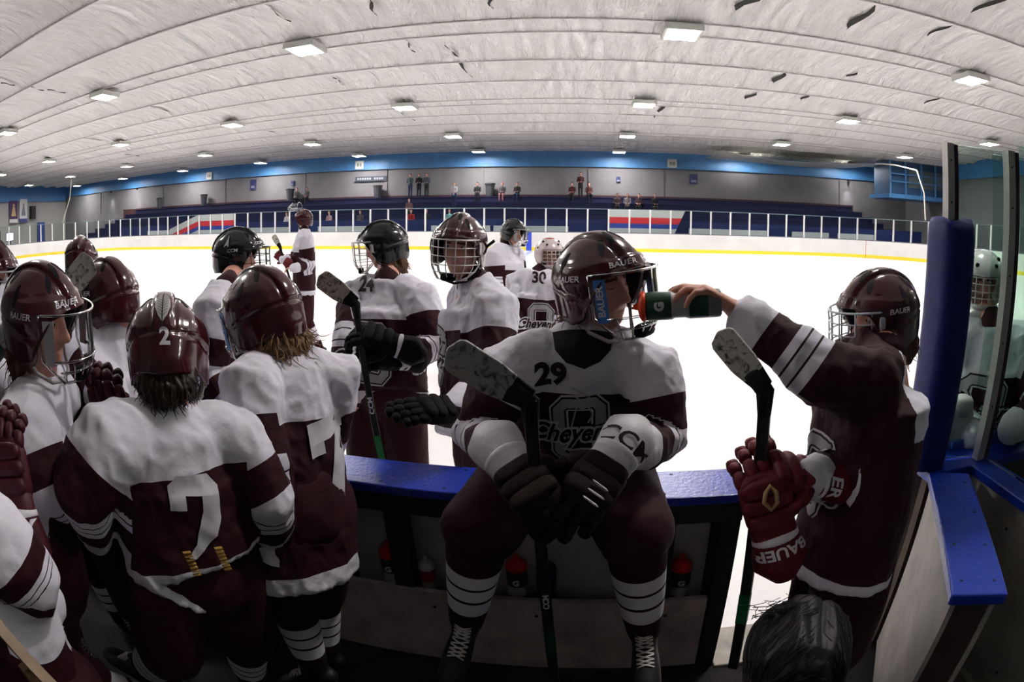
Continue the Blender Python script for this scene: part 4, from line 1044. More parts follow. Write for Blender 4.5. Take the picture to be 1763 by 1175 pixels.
# block digits used on the jerseys (unit height 1)
DIG = {
 '2': [[(-.38, .18), (-.22, .16), (-.10, .06), (-.10, .0), (-.40, .0), (-.44, .30), (-.44, .34)]],
}
def digit2():
    # heavy block 2 with cut corners
    return poly2d([[(-.36, .32), (-.36, .42), (-.26, .5), (.22, .5), (.36, .38), (.36, .27), (.10, .27), (-.12, .27), (-.12, .16), (-.36, .16)],
                   [(.36, .27), (.36, .08), (.26, -.06), (-.10, -.27), (-.36, -.27), (-.30, -.20), (.10, .07), (.10, .27)],
                   [(-.36, -.27), (-.10, -.27), (.36, -.27), (.36, -.5), (-.36, -.5)]])
def digit7(): return poly2d([[(-.36, .5), (.36, .5), (.36, .27), (-.36, .27)], [(-.36, .27), (-.12, .27), (-.12, .14), (-.36, .14)], [(.10, .27), (.36, .27), (.06, -.5), (-.22, -.5)]])
# ================================================================== THE PEOPLE
def shl(C, yaw, w=.19, tilt=0.):
    """shoulder joints (left, right) around centre C for a trunk facing yaw"""
    r = np.array((math.cos(math.radians(yaw)), -math.sin(math.radians(yaw)), 0)); C = np.array(C, float)
    return (C - r * w + (0, 0, tilt), C + r * w - (0, 0, tilt))
def fw(yaw, up=0.): return np.array((math.sin(math.radians(yaw)), math.cos(math.radians(yaw)), up))
V3 = lambda *a: np.array(a, float)
PAD_RED = mat('glove_red', (.11, .006, .012), .5, bump=.3, bscale=60); PAD_DARK = mat('glove_brown', (.013, .007, .006), .7, spec=.1, bump=.4, bscale=60)
PAD_BLACK = mat('glove_black', (.006, .005, .006), .7, spec=.1, bump=.3, bscale=60); PALM = mat('palm_tan', (.20, .12, .07), .8)
CUFF_W = mat('cuff_white', (.52, .50, .53), .5, bump=.2, bscale=50); PR = M_white(); INK = mat('number_black', (.02, .008, .012), .7); SILV = mat('crest_silver', (.34, .33, .35), .6)
def crest(j, O, ex, ey, s, word='Cheyenne'):
    c = [(.26, .06), (.26, .18), (.26, .31), (.18, .40), (0, .40), (-.18, .40), (-.26, .31), (-.26, 0), (-.26, -.31), (-.18, -.40), (0, -.40), (.18, -.40), (.26, -.31), (.26, -.18), (.26, -.06)]
    for w, off, m in ((.24, .003, M_white()), (.19, .0045, INK), (.14, .006, SILV)): decal('crest_letter', xf2d(ribbon(c, w), s), O, ex, ey, j['jersey'], m, j['jo'], off, .02)
    for q, m, off in ((.035, M_white(), .008), (.008, INK, .0095)): decal('script_print', xf2d(text2d(word, .30, q), s * 1., s * 1.15, 0, -.05 * s, shear=.35), O, ex, ey, j['jersey'], m, j['jo'], off, .015)
def mane(c, H, col, side=1, back=1, low=.15, **k):
    H = V3(*H); R = c['R']; L = lambda *q: H + R @ V3(*q); P = []; Q = []
    if side:
        for s in (-1, 1): P.append([L(s * .072, -.035, -.05), L(s * .074, -.055, -.10), L(s * .060, -.07, -low)]); Q.append([.018, .020, .010])
    if back: P.append([L(0, -.085, -.05), L(0, -.098, -.10), L(0, -.10, -low - .01)]); Q.append([(.082, .035), (.078, .034), (.05, .02)])
    return hair(c['root'], P, Q, col, R[:, 0], **k)
BROWN, BLOND, DARK = (.13, .060, .028), (.26, .14, .06), (.03, .016, .010)

# ---- the seated player drinking (centre)
HD = (.045, 1.50, 1.755)
c = person(dict(label='hockey player seated on the blue boards drinking from a squirted bottle, stick between his knees', look=(134, 6, 6), base=(0, 1.6, 1.07), head=HD, neck=(-.005, 1.53, 1.635),
    sh=((.185, 1.49, 1.52), (-.205, 1.48, 1.51)), el=((.225, 1.42, 1.33), (-.295, 1.41, 1.34)), wr=((0.103, 1.235, 1.390), (-0.186, 1.198, 1.379)), pelvis=(-.03, 1.66, 1.20), hem=(-.03, 1.52, 1.15), knee=((.145, 1.25, 1.13), (-.272, 1.24, 1.13)),
    ankle=((0.199, 1.288, 0.709), (-0.349, 1.281, 0.734)), toe=((0.193, 1.097, 0.666), (-0.376, 1.076, 0.662)), mouth=1., voxel=.006, bvox=.0036, eyes=0, lash=1, tor=.88, cuff=(.78, .78), yfn=lambda V, t: np.where(t < .6, t - .02, t), collar=mat('undershirt_black', (.008, .006, .008), .8)))
helmet(c['root'], HD, c['R'], face='shield', sticker=True, mark='CM', scale=1.03)
mane(c, HD, BROWN, strands=70, length=.06)
crest(c, (-.005, 1.38, 1.345), (1, 0, .04), (-.04, -.12, 1), .225)
decal('shoulder_number', xf2d(text2d('29', .085, .004), 1, 1), (-0.086, 1.332, 1.528), (1, 0, .02), (.0, 0, 1), c['jersey'], INK, c['jo'], .003, .012)
decal('undershirt', poly2d([[(-.085, .05), (.085, .05), (.075, .0), (.045, -.035), (.005, -.055), (-.045, -.04), (-.075, -.005)]]), (.0, 1.42, 1.605), (1, 0, 0), (0, .5, 1), c['jersey'], mat('undershirt_black', (.008, .006, .008), .8), c['jo'], .003, .012)
def lace_on(c, pxs, name='neck_lace', r=.0026):
    b = MB()
    for pts in pxs:
        out = []
        for a, e in zip(pts[:-1], pts[1:]):
            for t in (0, .25, .5, .75):
                p = V3(*a) * (1 - t) + V3(*e) * t; h = c['jersey'].ray_cast(Vector(p + (0, -.3, .05)), Vector((0, 1, -.17)), .8)
                out.append(np.array(h[0]) - (0, .005, 0) if h[0] is not None else p)
        if len(out) > 1: b.tube(out, r, 6)
    b.build(name, mat('lace_white', (.5, .47, .45), .8), c['jo'], True)
lace_on(c, [[(-.03, 1.38, 1.50), (.02, 1.37, 1.475), (-.02, 1.36, 1.45), (.02, 1.36, 1.43)], [(.02, 1.38, 1.50), (-.02, 1.37, 1.475), (.02, 1.36, 1.45), (-.02, 1.36, 1.43)], [(-.015, 1.36, 1.45), (-.03, 1.36, 1.38), (-.035, 1.36, 1.33)], [(.015, 1.36, 1.45), (.03, 1.36, 1.42), (.012, 1.36, 1.385)]])
gl = (PAD_DARK, CUFF_W, PALM, PR, INK)
hL, hR = V3(*(0.065, 1.195, 1.369)), V3(*(-0.162, 1.181, 1.360))
gA = glove(c['root'], hL, V3(*(-0.019, 1.064, 1.313)) - hL, V3(*(0.009, 0.908, 1.532)) - V3(*(0.012, 1.150, 1.344)), -1, gl, (.35, .5, .6, .7), 1.45, brand=[('CCM', .062, .45, -.15)], cuff_len=.12, label='black glove with wide white lettered cuff on the left hand')
gB = glove(c['root'], hR, V3(*(-0.084, 1.075, 1.317)) - hR, V3(*(-0.148, 0.905, 1.552)) - V3(*(-0.149, 1.140, 1.344)), 1, (PAD_DARK, CUFF_W, PALM, PR), (.9, .9, .8, .8), 1.45, label='dark glove gripping the stick in the right hand')
b = MB()
for p, q in (((0.024, 1.095, 1.379), (0.060, 1.081, 1.356)), ((0.014, 1.077, 1.366), (0.051, 1.063, 1.344)), ((0.003, 1.060, 1.356), (0.038, 1.046, 1.334))):
    p, q = V3(*p), V3(*q); b.sell((p + q) / 2, (unit(q - p), V3(0, 0, 1), V3(0, 1, 0)), (np.linalg.norm(q - p) / 2, .003, .003), .5, 8)
pieces(b, 'finger_stripe', PR, gA)
stick('hockey stick with taped grey blade held upright by the seated player', (-0.074, 1.198, 0.503), (-0.115, 1.137, 1.554), (-0.289, 1.098, 1.666), (.55, 0, 1), word=[('CCM', .42, .022)], accent=[(.18, .30, (.002, .04, .015))], blade_col=(.30, .29, .285), group=None, bh=.040)

# ---- the player reaching in with the bottle (right)
HD = (0.881, 1.428, 1.677)
C = V3(*(0.809, 1.291, 1.530)); s = shl(C, -98, .17)
c = person(dict(label='hockey player standing in the open gate holding a bottle out to the seated player', look=(-94, -6, 0), head=HD, neck=C + (.03, .02, .08), sh=(V3(*(0.746, 1.211, 1.541)), s[1]), el=((0.574, 1.203, 1.592), (0.718, 1.274, 1.252)), wr=((0.377, 1.320, 1.729), (0.580, 1.178, 1.311)),
    base=(.86, 1.32, 0), pelvis=(0.792, 1.260, 1.089), hem=(0.776, 1.211, 0.935), knee=((0.831, 1.152, 0.614), (0.763, 1.219, 0.633)), ankle=((.86, 1.24, .12), (.86, 1.42, .12)), toe=((.62, 1.26, .06), (.62, 1.44, .06)),
    hands=((unit(V3(*(0.264, 1.325, 1.798)) - V3(*(0.377, 1.320, 1.729))), (0.15, .1, 1), (.40, .50, .55, .60), .9, 1.08), None), tor=.92, voxel=.007, bvox=.0045, cuff=(.82, 1), yfn=lambda V, t: np.where((V[:, 0] < C[0] + .03) & (t < .36), .4, t), afn=lambda V, u: np.where((u < .22) & (V[:, 0] < C[0] + .03), .3, u)))
RT = c
helmet(c['root'], HD, c['R'], face='cage', cage_col=(.55, .60, .68))
mane(c, HD, BROWN, low=.13, strands=30, length=.04)
crest(c, C + V3(-.20, .0, -.27), (-.08, -1, .0), (0, 0, 1), .24)
gw = V3(*(0.580, 1.178, 1.311))
glove(c['root'], gw, V3(*(0.437, 1.166, 1.355)) - gw, (0, -.3, 1), 1, (PAD_RED, PAD_RED, PALM, PR), (.9, .9, .9, .9), 1.4, brand=[('ER', .045, .5, 1.2)], label='maroon glove with white lettering gripping the stick top')
def lone_glove(lab, w, d, back, side, m, brand, curl=(.7, .7, .7, .7), s=1.4, group=None):
    t = empty('glove', w, lab, 'glove', group); q = glove(t, w, d, back, side, m, curl, s, brand=brand); 
    for ch in list(q.children): ch.parent = t
    bpy.data.objects.remove(q); return t
lone_glove('maroon glove hanging palm-down from the stick, white lettered cuff at its bottom', V3(*(0.475, 1.117, 1.212)), V3(*(0.439, 1.150, 1.326)) - V3(*(0.475, 1.117, 1.212)), (-.1, -1, .35), -1, (PAD_RED, PAD_RED, PALM, PR), [('BAUER', .040, .55, 0)], (.5, .6, .6, .6), 1.5)
MB().tube([(0.434, 1.080, 1.350), (0.421, 1.067, 1.339), (0.421, 1.065, 1.315), (0.440, 1.059, 1.296), (0.450, 1.055, 1.317), (0.448, 1.069, 1.339)], .006, 8, closed=True).build('palm_trim', mat('palm_gold', (.35, .22, .10), .6), c['root'], True)
stick('hockey stick with pale blade held blade-up beside the gate opening', (0.466, 1.140, 0.637), (0.431, 1.186, 1.562), (0.310, 1.234, 1.683), (-.3, 0, 1), blade_col=(.42, .41, .38), accent=[(.22, .34, (.003, .10, .03))], bh=.036)
# bottle being squirted
bb, bc = V3(*(0.340, 1.311, 1.747)), V3(*(0.132, 1.346, 1.729))
bottle('green and grey squeeze bottle with orange cap held up to the seated player', bb, bc - bb, .96, flat=1, words=[('G', .03, .160, 0)], face=(0, -1, .1), cap=(.72, .05, .01))

# ---- player number 2, back turned
HD = (-1.012, 0.988, 1.631); C = V3(*(-0.987, 0.913, 1.435)); s = (V3(*(-1.050, 0.754, 1.466)), V3(*(-0.889, 1.069, 1.387)))
c = person(dict(label='hockey player seen from behind with a large 2 on his back', look=(-42, -22, 4), head=HD, neck=(-0.996, 0.933, 1.492), sh=s, el=((-1.103, 0.643, 1.375), (-0.815, 1.068, 1.239)), wr=((-1.197, 0.705, 1.197), (-0.882, 1.139, 1.048)), base=(-.95, .95, .18),
    pelvis=(-1.028, 0.904, 1.083), hem=(-0.984, 0.904, 1.107), knee=((-1.122, 0.721, 0.818), (-1.058, 1.016, 0.665)), ankle=((-1.329, 0.711, 0.635), (-1.130, 1.019, 0.431)), toe=((-1.453, 0.719, 0.615), (-1.201, 1.171, 0.377)), skin=1, tor=.97, voxel=.007, cuff=(.85, .8), yfn=lambda V, t: np.where(t < .6, t + .035, t)))
helmet(c['root'], HD, c['R'], face='shield', number=text2d('2', .055, .002), feather=True, brand=None)
mane(c, HD, DARK, low=.11, strands=60, length=.035, side=0)
ax = unit(s[1] - s[0]); dn = unit(V3(*(-1.028, 0.904, 1.083)) - C); nb = unit(np.cross(ax, -dn))
d2 = poly2d([[(-.40, .27), (-.40, .38), (-.26, .5), (.26, .5), (.42, .36), (.42, .27), (.12, .27), (-.14, .27), (-.14, .10), (-.40, .10)], [(.42, .27), (.42, -.02), (.30, -.22), (-.08, -.52), (-.20, -.52), (-.04, -.34), (.12, .08), (.12, .27)]])
decal('back_number', xf2d(d2, .17, .21), (-0.854, 0.822, 1.283), ax, -dn, c['jersey'], mat('number_white', (.56, .54, .58), .6), c['jo'], .004, .02)
b = MB()
for k in range(7):
    for a, e in (((-0.873, 0.757, 1.233), (-0.872, 0.764, 1.165)), ((-0.826, 0.829, 1.219), (-0.825, 0.836, 1.153))):
        a, e = V3(*a), V3(*e); p = a + (e - a) * k / 6; b.obox(p, (ax, unit(e - a), nb), (.011, .0016, .004))
pieces(b, 'suspender_lacing', mat('lacing_gold', (.30, .17, .03), .6), c['root'])
cl = loft([(-0.988, 0.807, 1.161), (-0.890, 0.945, 1.121)], [.05, .05], (0, 0, 1), 14, 2); obj('waist_belt', cl[0], cl[1], M_black(), c['root'], True)

# ---- player number 7
HD = (-0.945, 1.383, 1.661); C = V3(*(-0.872, 1.352, 1.467)); s = shl(C, -52, .17)
c = person(dict(label='hockey player in a clear face shield turned left, large 7 on his back', look=(-78, -12, 0), head=HD, neck=C + (-.02, .0, .06), sh=(V3(*(-0.892, 1.199, 1.502)), s[1]), el=((-0.842, 1.133, 1.309), (-0.829, 1.492, 1.237)), wr=((-0.830, 1.119, 1.123), (-0.876, 1.422, 1.045)), base=(-.95, 1.25, .18),
    pelvis=(-0.862, 1.268, 1.106), hem=(-0.863, 1.220, 0.877), knee=((-0.941, 1.211, 0.746), (-0.888, 1.319, 0.736)), ankle=((-0.921, 1.173, 0.444), (-0.923, 1.285, 0.421)), toe=((-1.031, 1.162, 0.392), (-1.044, 1.278, 0.347)), tor=.9, voxel=.007, cuff=(1, 1), yfn=lambda V, t: np.where(t < .6, t + .11, t)))
helmet(c['root'], HD, c['R'], face='shield', sticker=True, mark='CM', brand=None, scale=1.02)
mane(c, HD, BLOND, strands=160, length=.07, amp=.022, low=.11, curl=1.3, seed=4)
decal('back_number', xf2d(digit7(), .19, .27), (-0.719, 1.327, 1.258), (.80, .55, 0), (0, 0, 1), c['jersey'], mat('number_white', (.56, .54, .58), .6), c['jo'], .004, .02)

# ---- number 24 standing on the ice
HD = (-1.081, 2.793, 1.781); C = V3(*(-1.025, 2.702, 1.531)); s = shl(C, 190, .19)
c = person(dict(label='hockey player number 24 in a black helmet standing on the ice with his stick', look=(-112, -4, 0), head=HD, neck=C + (0, 0, .08), sh=s, el=((-0.753, 2.564, 1.302), (-1.188, 2.513, 1.321)), wr=((-0.847, 2.350, 1.306), (-1.183, 2.409, 1.151)), base=(-1.1, 2.8, 0),
    pelvis=(-1.033, 2.624, 1.083), hem=(-1.012, 2.551, 1.012), knee=((-.95, 2.62, .50), (-1.22, 2.62, .50)), ankle=((-.95, 2.7, .12), (-1.22, 2.7, .12)), toe=((-.95, 2.5, .06), (-1.22, 2.5, .06)), hands=(None, ((-.1, 0, -1), (-.8, -.5, 0), (.4, .5, .6, .6), .5, 1.)), tor=1., voxel=.008, bvox=.006))
helmet(c['root'], HD, c['R'], shell=(.004, .004, .005), face='cage', brand=None, strap=2)
mane(c, HD, BROWN, low=.12, strands=30)
crest(c, C + V3(-.03, -.2, -.25), (1, .15, 0), (0, 0, 1), .30)
decal('shoulder_number', text2d('24', .10, .004), (-1.120, 2.487, 1.602), (1, 0, .05), (0, 0, 1), c['jersey'], INK, c['jo'], .004, .02)
gw = V3(*(-0.847, 2.350, 1.306)); gk = (PAD_BLACK, PAD_BLACK, PALM, PR)
glove(c['root'], gw, V3(*(-0.941, 2.234, 1.338)) - gw, (0, -1, .5), -1, gk, (.8, .8, .8, .8), 1.5, label='black glove holding the stick against the crest')
lone_glove('spare black glove tucked above the hand of player 24', V3(*(-0.855, 2.280, 1.386)), (-.8, -.3, .35), (0, -.6, 1), 1, gk, None, s=1.5)
stick('hockey stick with beige blade held upright by player 24', (-0.884, 2.111, 0.824), (-1.017, 2.252, 1.570), (-1.156, 2.156, 1.692), (.5, 0, 1), blade_col=(.36, .30, .25), accent=[(.02, .22, (.004, .12, .03))], word=[('CCM', .40, .03)], bh=.045)

# ---- caged player looking at the camera
HD = (-0.530, 2.285, 1.813); C = V3(*(-0.448, 2.328, 1.574)); s = shl(C, -118, .17)
c = person(dict(label='hockey player in a white wire cage looking toward the camera, arm resting over the boards', look=(186, 0, -3), head=HD, neck=C + (-.03, -.01, .10), sh=s, el=((-0.346, 2.029, 1.330), (-0.533, 2.342, 1.256)), wr=((-0.451, 1.808, 1.281), (-0.532, 2.195, 1.139)), base=(-.5, 2.3, 0),
    pelvis=(-0.439, 2.232, 1.185), hem=(-0.463, 2.139, 1.015), knee=((-.42, 2.22, .5), (-.50, 2.45, .5)), ankle=((-.42, 2.3, .12), (-.50, 2.5, .12)), toe=((-.62, 2.3, .06), (-.70, 2.45, .06)), tor=.95, voxel=.008, bvox=.0048))
helmet(c['root'], HD, c['R'], face='cage', cage_col=(.62, .60, .62), brand=None, strap=2)
MB().tube([(-0.442, 2.279, 1.748), (-0.410, 2.270, 1.823), (-0.376, 2.257, 1.848)], .007, 6).build('loose_strap', M_black(), c['root'], True)
crest(c, C + V3(-.18, -.05, -.22), (-.5, -1, 0), (0, 0, 1), .28)
gw = V3(*(-0.456, 1.774, 1.280))
glove(c['root'], gw, V3(*(-0.583, 1.649, 1.316)) - gw, (0, -.55, 1), -1, gk, (.15, .15, .15, .15), 1.35, brand=[('CC', .05, .35, .7)], label='black glove stretched out over the boards')

# ---- black-helmeted player turned away at the boards
HD = (-1.766, 2.355, 1.756); C = V3(*(-1.610, 2.005, 1.563)); s = shl(C, 62, .19)
c = person(dict(label='hockey player in a glossy black helmet with a white arrow sticker, facing away', look=(68, 2, 0), head=HD, neck=C + (.02, .02, .09), sh=s, el=((-1.747, 1.975, 1.371), (-1.560, 1.784, 1.328)), wr=((-1.608, 1.914, 1.236), (-1.437, 1.768, 1.195)), base=(-1.7, 2.1, 0),
    pelvis=(-1.684, 2.007, 1.115), hem=(-1.677, 1.967, 1.011), knee=((-1.75, 2.25, .5), (-1.6, 2.05, .5)), ankle=((-1.8, 2.2, .12), (-1.6, 2.0, .12)), toe=((-1.6, 2.3, .06), (-1.4, 2.1, .06)), tor=1.05, voxel=.008))
helmet(c['root'], HD, c['R'], shell=(.004, .0045, .005), face='cage', cage_col=(.05, .05, .05), brand='CCM', scale=1.06, strap=2)
decal('arrow_sticker', poly2d([[(-.016, -.03), (0, -.018), (.016, -.03), (.004, .035)]]), V3(*HD) + V3(.02, -.12, .09), (1, 0, 0), (0, .5, 1), None, PR, c['root'], .002)

# ---- profile player at the left in a clear shield
HD = (-1.319, 0.763, 1.727); C = V3(*(-1.406, 0.758, 1.498)); s = shl(C, 50, .175)
c = person(dict(label='hockey player in profile at the left, mouth open behind a clear shield, long brown hair', look=(66, -6, 4), head=HD, neck=C + (.0, .01, .07), sh=s, el=((-1.549, 0.670, 1.324), (-1.236, 0.616, 1.363)), wr=((-1.446, 0.811, 1.248), (-1.243, 0.725, 1.251)), base=(-1.2, .8, .18),
    pelvis=(-1.393, 0.539, 1.138), hem=(-1.417, 0.498, 1.052), knee=((-1.530, 0.306, 0.865), (-1.463, 0.444, 0.822)), ankle=((-1.35, .8, .3), (-1.15, .65, .3)), toe=((-1.1, .95, .22), (-.95, .8, .22)), mouth=1., tor=.92, voxel=.008, bvox=.0042))
helmet(c['root'], HD, c['R'], face='shield', mark='CM')
mane(c, HD, BROWN, low=.16, strands=70, length=.07)
# ---- caged player behind, facing left
HD = (-1.558, 1.229, 1.699); C = V3(*(-1.549, 1.201, 1.553)); s = shl(C, -70, .17)
c = person(dict(label='hockey player in a wire cage facing left, pale chin strap over a bare neck', look=(-88, -6, 0), head=HD, neck=C + (-.01, 0, .07), sh=s, el=((-1.424, 1.069, 1.447), (-1.554, 1.288, 1.368)), wr=((-1.364, 1.017, 1.361), (-1.455, 1.200, 1.284)), base=(-1.55, 1.2, .18),
    pelvis=(-1.579, 1.133, 1.153), hem=(-1.642, 1.133, 1.022), knee=((-1.6, 1.0, .6), (-1.45, 1.3, .6)), ankle=((-1.6, 1.0, .3), (-1.4, 1.3, .3)), toe=((-1.8, 1.0, .22), (-1.65, 1.3, .22)), tor=.92, voxel=.009, bvox=.006))
helmet(c['root'], HD, c['R'], face='cage', cage_col=(.45, .44, .45))
# ---- helmet further back at the left
HD = (-2.853, 2.017, 1.755); C = V3(*(-2.726, 1.918, 1.613)); s = shl(C, 200, .18)
c = person(dict(label='player on the ice at the left, only a dark maroon helmet showing over the others', look=(-35, -18, 0), head=HD, neck=C + (0, 0, .08), sh=s, el=((-2.746, 1.760, 1.445), (-2.609, 1.950, 1.424)), wr=((-2.631, 1.694, 1.283), (-2.544, 1.817, 1.266)), base=(-2.9, 2.0, 0),
    pelvis=(-2.835, 1.939, 1.275), hem=(-2.827, 1.902, 1.148), knee=((-2.95, 1.9, .5), (-2.75, 2.0, .5)), ankle=((-2.95, 1.95, .12), (-2.75, 2.05, .12)), toe=((-2.9, 1.8, .06), (-2.7, 1.85, .06)), voxel=.011, bvox=.009))
helmet(c['root'], HD, c['R'], shell=(.04, .004, .008), face='shield', brand=None)
stick('hockey stick with grey worn blade rising between the left players', (-1.620, 0.830, 1.405), (-1.587, 1.026, 1.750), (-1.521, 1.134, 1.848), (-.5, 0, .8), blade_col=(.30, .30, .29), bh=.045)
# ---- cut off at the left edge
HD = (-2.175, 1.001, 1.783); C = V3(*(-2.083, 0.936, 1.673)); s = shl(C, 110, .18)
c = person(dict(label='hockey player in a wire cage cut off by the left edge', look=(82, -4, 0), head=HD, neck=C + (0, 0, .08), sh=s, el=((-2.131, 0.982, 1.445), (-1.909, 0.764, 1.522)), wr=((-1.927, 0.942, 1.461), (-1.728, 0.786, 1.506)), base=(-2.1, .95, .18),
    pelvis=(-2.057, 0.854, 1.377), hem=(-2.092, 0.839, 1.286), knee=((-2.0, 1.1, .6), (-2.1, .85, .6)), ankle=((-2.0, 1.1, .3), (-2.1, .8, .3)), toe=((-1.8, 1.1, .22), (-1.9, .8, .22)), voxel=.01, bvox=.007))
helmet(c['root'], HD, c['R'], face='cage', cage_col=(.4, .4, .42), brand=None)
bottle('bottle with a bright orange cap held at the left edge', (-1.586, 0.662, 1.621), V3(*(-1.539, 0.716, 1.672)) - V3(*(-1.586, 0.662, 1.621)), 1., cap=(.75, .05, .01))
# ---- maroon gloves among the left players
w = V3(*(-1.109, 0.861, 1.421)); lone_glove('dark maroon glove raised in front of the left profile player', w, V3(*(-1.142, 0.836, 1.552)) - w, (.5, -.9, .2), 1, (mat('glove_maroon', (.045, .004, .010), .5), mat('glove_maroon', (.045, .004, .010)), PALM, PR), [('DR', .05, .4, 0)], (.45, .5, .5, .5), 1.3)
w = V3(*(-1.025, 0.412, 1.481)); lone_glove('maroon glove with white lettered cuff at the left edge', w, V3(*(-1.051, 0.439, 1.572)) - w, (.5, -.8, .3), 1, (mat('glove_maroon', (.045, .004, .010)), mat('glove_maroon', (.045, .004, .010)), PALM, PR), [('BAUER', .04, .5, 0)], (.4, .4, .4, .4), 1.1)
# ---- nearest player at the bottom left corner
C = V3(*(-1.128, 0.237, 1.467)); s = (C + (-.1, -.12, 0), V3(*(-0.994, 0.296, 1.453)))
c = person(dict(label='hockey player at the bottom left corner, only a sleeve and jersey hem showing', look=(40, 0, 0), head=C + V3(-.05, .05, .26), neck=C + V3(-.03, 0, .08), sh=s, el=(C + (-.1, .1, -.25), (-0.982, 0.334, 1.347)), wr=(C + (.1, .25, -.3), (-1.050, 0.253, 1.227)), base=(-1.15, .2, .18),
    pelvis=C + (-.03, -.02, -.42), hem=(-1.234, 0.175, 1.115), knee=(C + (-.1, .1, -.85), C + (.05, -.05, -.85)), ankle=((-1.25, .25, .3), (-1.1, .15, .3)), toe=((-1.1, .4, .22), (-.95, .3, .22)), tor=.95, voxel=.01, bvox=.01, eyes=0, cuff=(.5, .35)))

helmet(c['root'], C + V3(-.05, .05, .26), c['R'], face='cage')

# ---- far player with the shield flipped up
HD = (-3.909, 6.865, 1.927); C = V3(*(-3.875, 6.821, 1.678)); s = shl(C, -125, .18)
c = person(dict(label='hockey player far out on the ice, mask flipped up, facing left', look=(-95, 8, 0), head=HD, neck=C + (0, 0, .10), sh=s, el=((-3.732, 6.706, 1.327), (-4.017, 6.779, 1.382)), wr=((-3.834, 6.413, 1.297), (-4.007, 6.435, 1.410)), base=(-3.9, 6.95, 0),
    pelvis=(-3.893, 6.816, 1.056), hem=(-3.889, 6.794, 0.888), knee=((-3.85, 6.75, .55), (-4.0, 6.95, .55)), ankle=((-3.72, 6.85, .14), (-4.0, 7.05, .14)), toe=((-3.85, 6.65, .08), (-4.2, 6.9, .08)), tor=1., voxel=.014, bvox=.012, hands=(((-1, 0, 0), (0, 0, 1)), None)))
helmet(c['root'], HD, c['R'], face='shield', brand=None, lift=75)
glove(c['root'], (-4.007, 6.435, 1.410), (-.8, 0, .5), (0, -1, .3), 1, (PAD_RED, PAD_RED, PALM, PR), label='maroon glove')
crest(c, C + V3(-.15, -.15, -.3), (-.6, -1, 0), (0, 0, 1), .3)
stick('hockey stick held by the far player with the flipped-up mask', (-3.520, 6.373, 0.150), (-4.052, 6.419, 1.581), (-4.137, 6.372, 1.738), (0, 0, 1), blade_col=(.5, .48, .42))
# ---- black helmet on the ice behind
HD = (-0.751, 5.698, 1.773); C = V3(*(-0.839, 5.674, 1.542)); s = shl(C, 118, .19)
c = person(dict(label='hockey player in a black helmet on the ice, facing right behind the goalie', look=(112, -4, 0), head=HD, neck=C + (.02, 0, .10), sh=s, el=((-0.691, 5.725, 1.325), (-0.908, 5.490, 1.318)), wr=((-0.711, 5.495, 1.141), (-0.854, 5.366, 1.099)), base=(-.8, 5.7, 0),
    pelvis=(-0.832, 5.615, 1.030), hem=(-0.829, 5.588, 0.880), knee=((-.75, 5.6, .55), (-.9, 5.6, .55)), ankle=((-.75, 5.65, .14), (-.9, 5.65, .14)), toe=((-.6, 5.5, .08), (-.75, 5.45, .08)), voxel=.012, bvox=.009))
helmet(c['root'], HD, c['R'], shell=(.005, .005, .006), face='shield', brand=None)
mane(c, HD, BLOND, low=.10, strands=0, side=0)

# ---- goalies
def goalie(c, HD, col, col2, sc=1.):
    """goalie mask: full shell with a caged opening"""
    HD = V3(*HD); R = c['R']; h = empty('goalie_mask', HD, parent=c['root']); nu, nv = 56, 30; V = []
    for i in range(nv + 1):
        th = PI * i / nv
        for j in range(nu):
            ph = 2 * PI * j / nu; x, y, z = math.sin(th) * math.sin(ph), math.sin(th) * math.cos(ph), math.cos(th)
            X, Y, Z = x * .122, y * (.150 if y > 0 else .145), z * (.140 if z > 0 else .155)
            if z < 0: X *= 1 - .30 * z * z; Y *= 1 + (.10 * -z if y > 0 else -.5 * z * z)
            V.append((X, Y, Z + .01))
    Fc = [(i * nu + j, (i + 1) * nu + j, (i + 1) * nu + (j + 1) % nu, i * nu + (j + 1) % nu) for i in range(nv) for j in range(nu)]
    V = np.array(V); keep = []
    for f in Fc:
        q = V[list(f)].mean(0)
        if q[1] > .03 and abs(q[0]) < .085 and -.075 < q[2] < .05 + .0 * q[0]: continue
        if q[2] < -.13 or (q[1] < -.02 and q[2] < -.08): continue
        keep.append(f)
    o = obj('mask_shell', local_to(HD, R, V * sc), keep, mat('mask_%d' % int(col[1] * 100), col, .25, coat=.6), h, True); md = o.modifiers.new('s', 'SOLIDIFY'); md.thickness = .008
    b = MB(); cpt = lambda x, z: local_to(HD, R, [V3(x, .148 * math.sqrt(max(.1, 1 - (x / .125) ** 2)) * (1.06 if z < 0 else 1), z) * sc])[0]
    for z in (-.075, -.045, -.015, .018, .048): b.tube([cpt(x, z) for x in np.linspace(-.088, .088, 9)], .0026, 5)
    for x in np.linspace(-.088, .088, 6): b.tube([cpt(x, z) for z in np.linspace(-.078, .052, 6)], .0026, 5)
    b.build('cage', mat('cage_62', (.62, .60, .60), .35), h, True)
    b = MB()
    for x, y, z in ((.07, .06, .125), (-.07, .06, .125), (.05, .11, .10), (-.05, .11, .10), (.11, .04, .07), (-.11, .04, .07)): b.sell(local_to(HD, R, [V3(x, y, z) * sc])[0], [R[:, 0], R[:, 1], R[:, 2]], (.011, .011, .011), 1, 10)
    pieces(b, 'vent', M_black(), h)
    if col2: 
        v, f = loft([HD + R @ V3(0, .0, .05), HD + R @ V3(0, -.01, .151)], [(.105, .13), (.045, .06)], R[:, 0], 24, 0); obj('crown_paint', v, f[:-2], mat('mask_red', col2, .3, coat=.6), h, True)
    return h
HD = (1.876, 2.038, 1.717); C = V3(*(1.884, 1.892, 1.430)); s = shl(C, 222, .20)
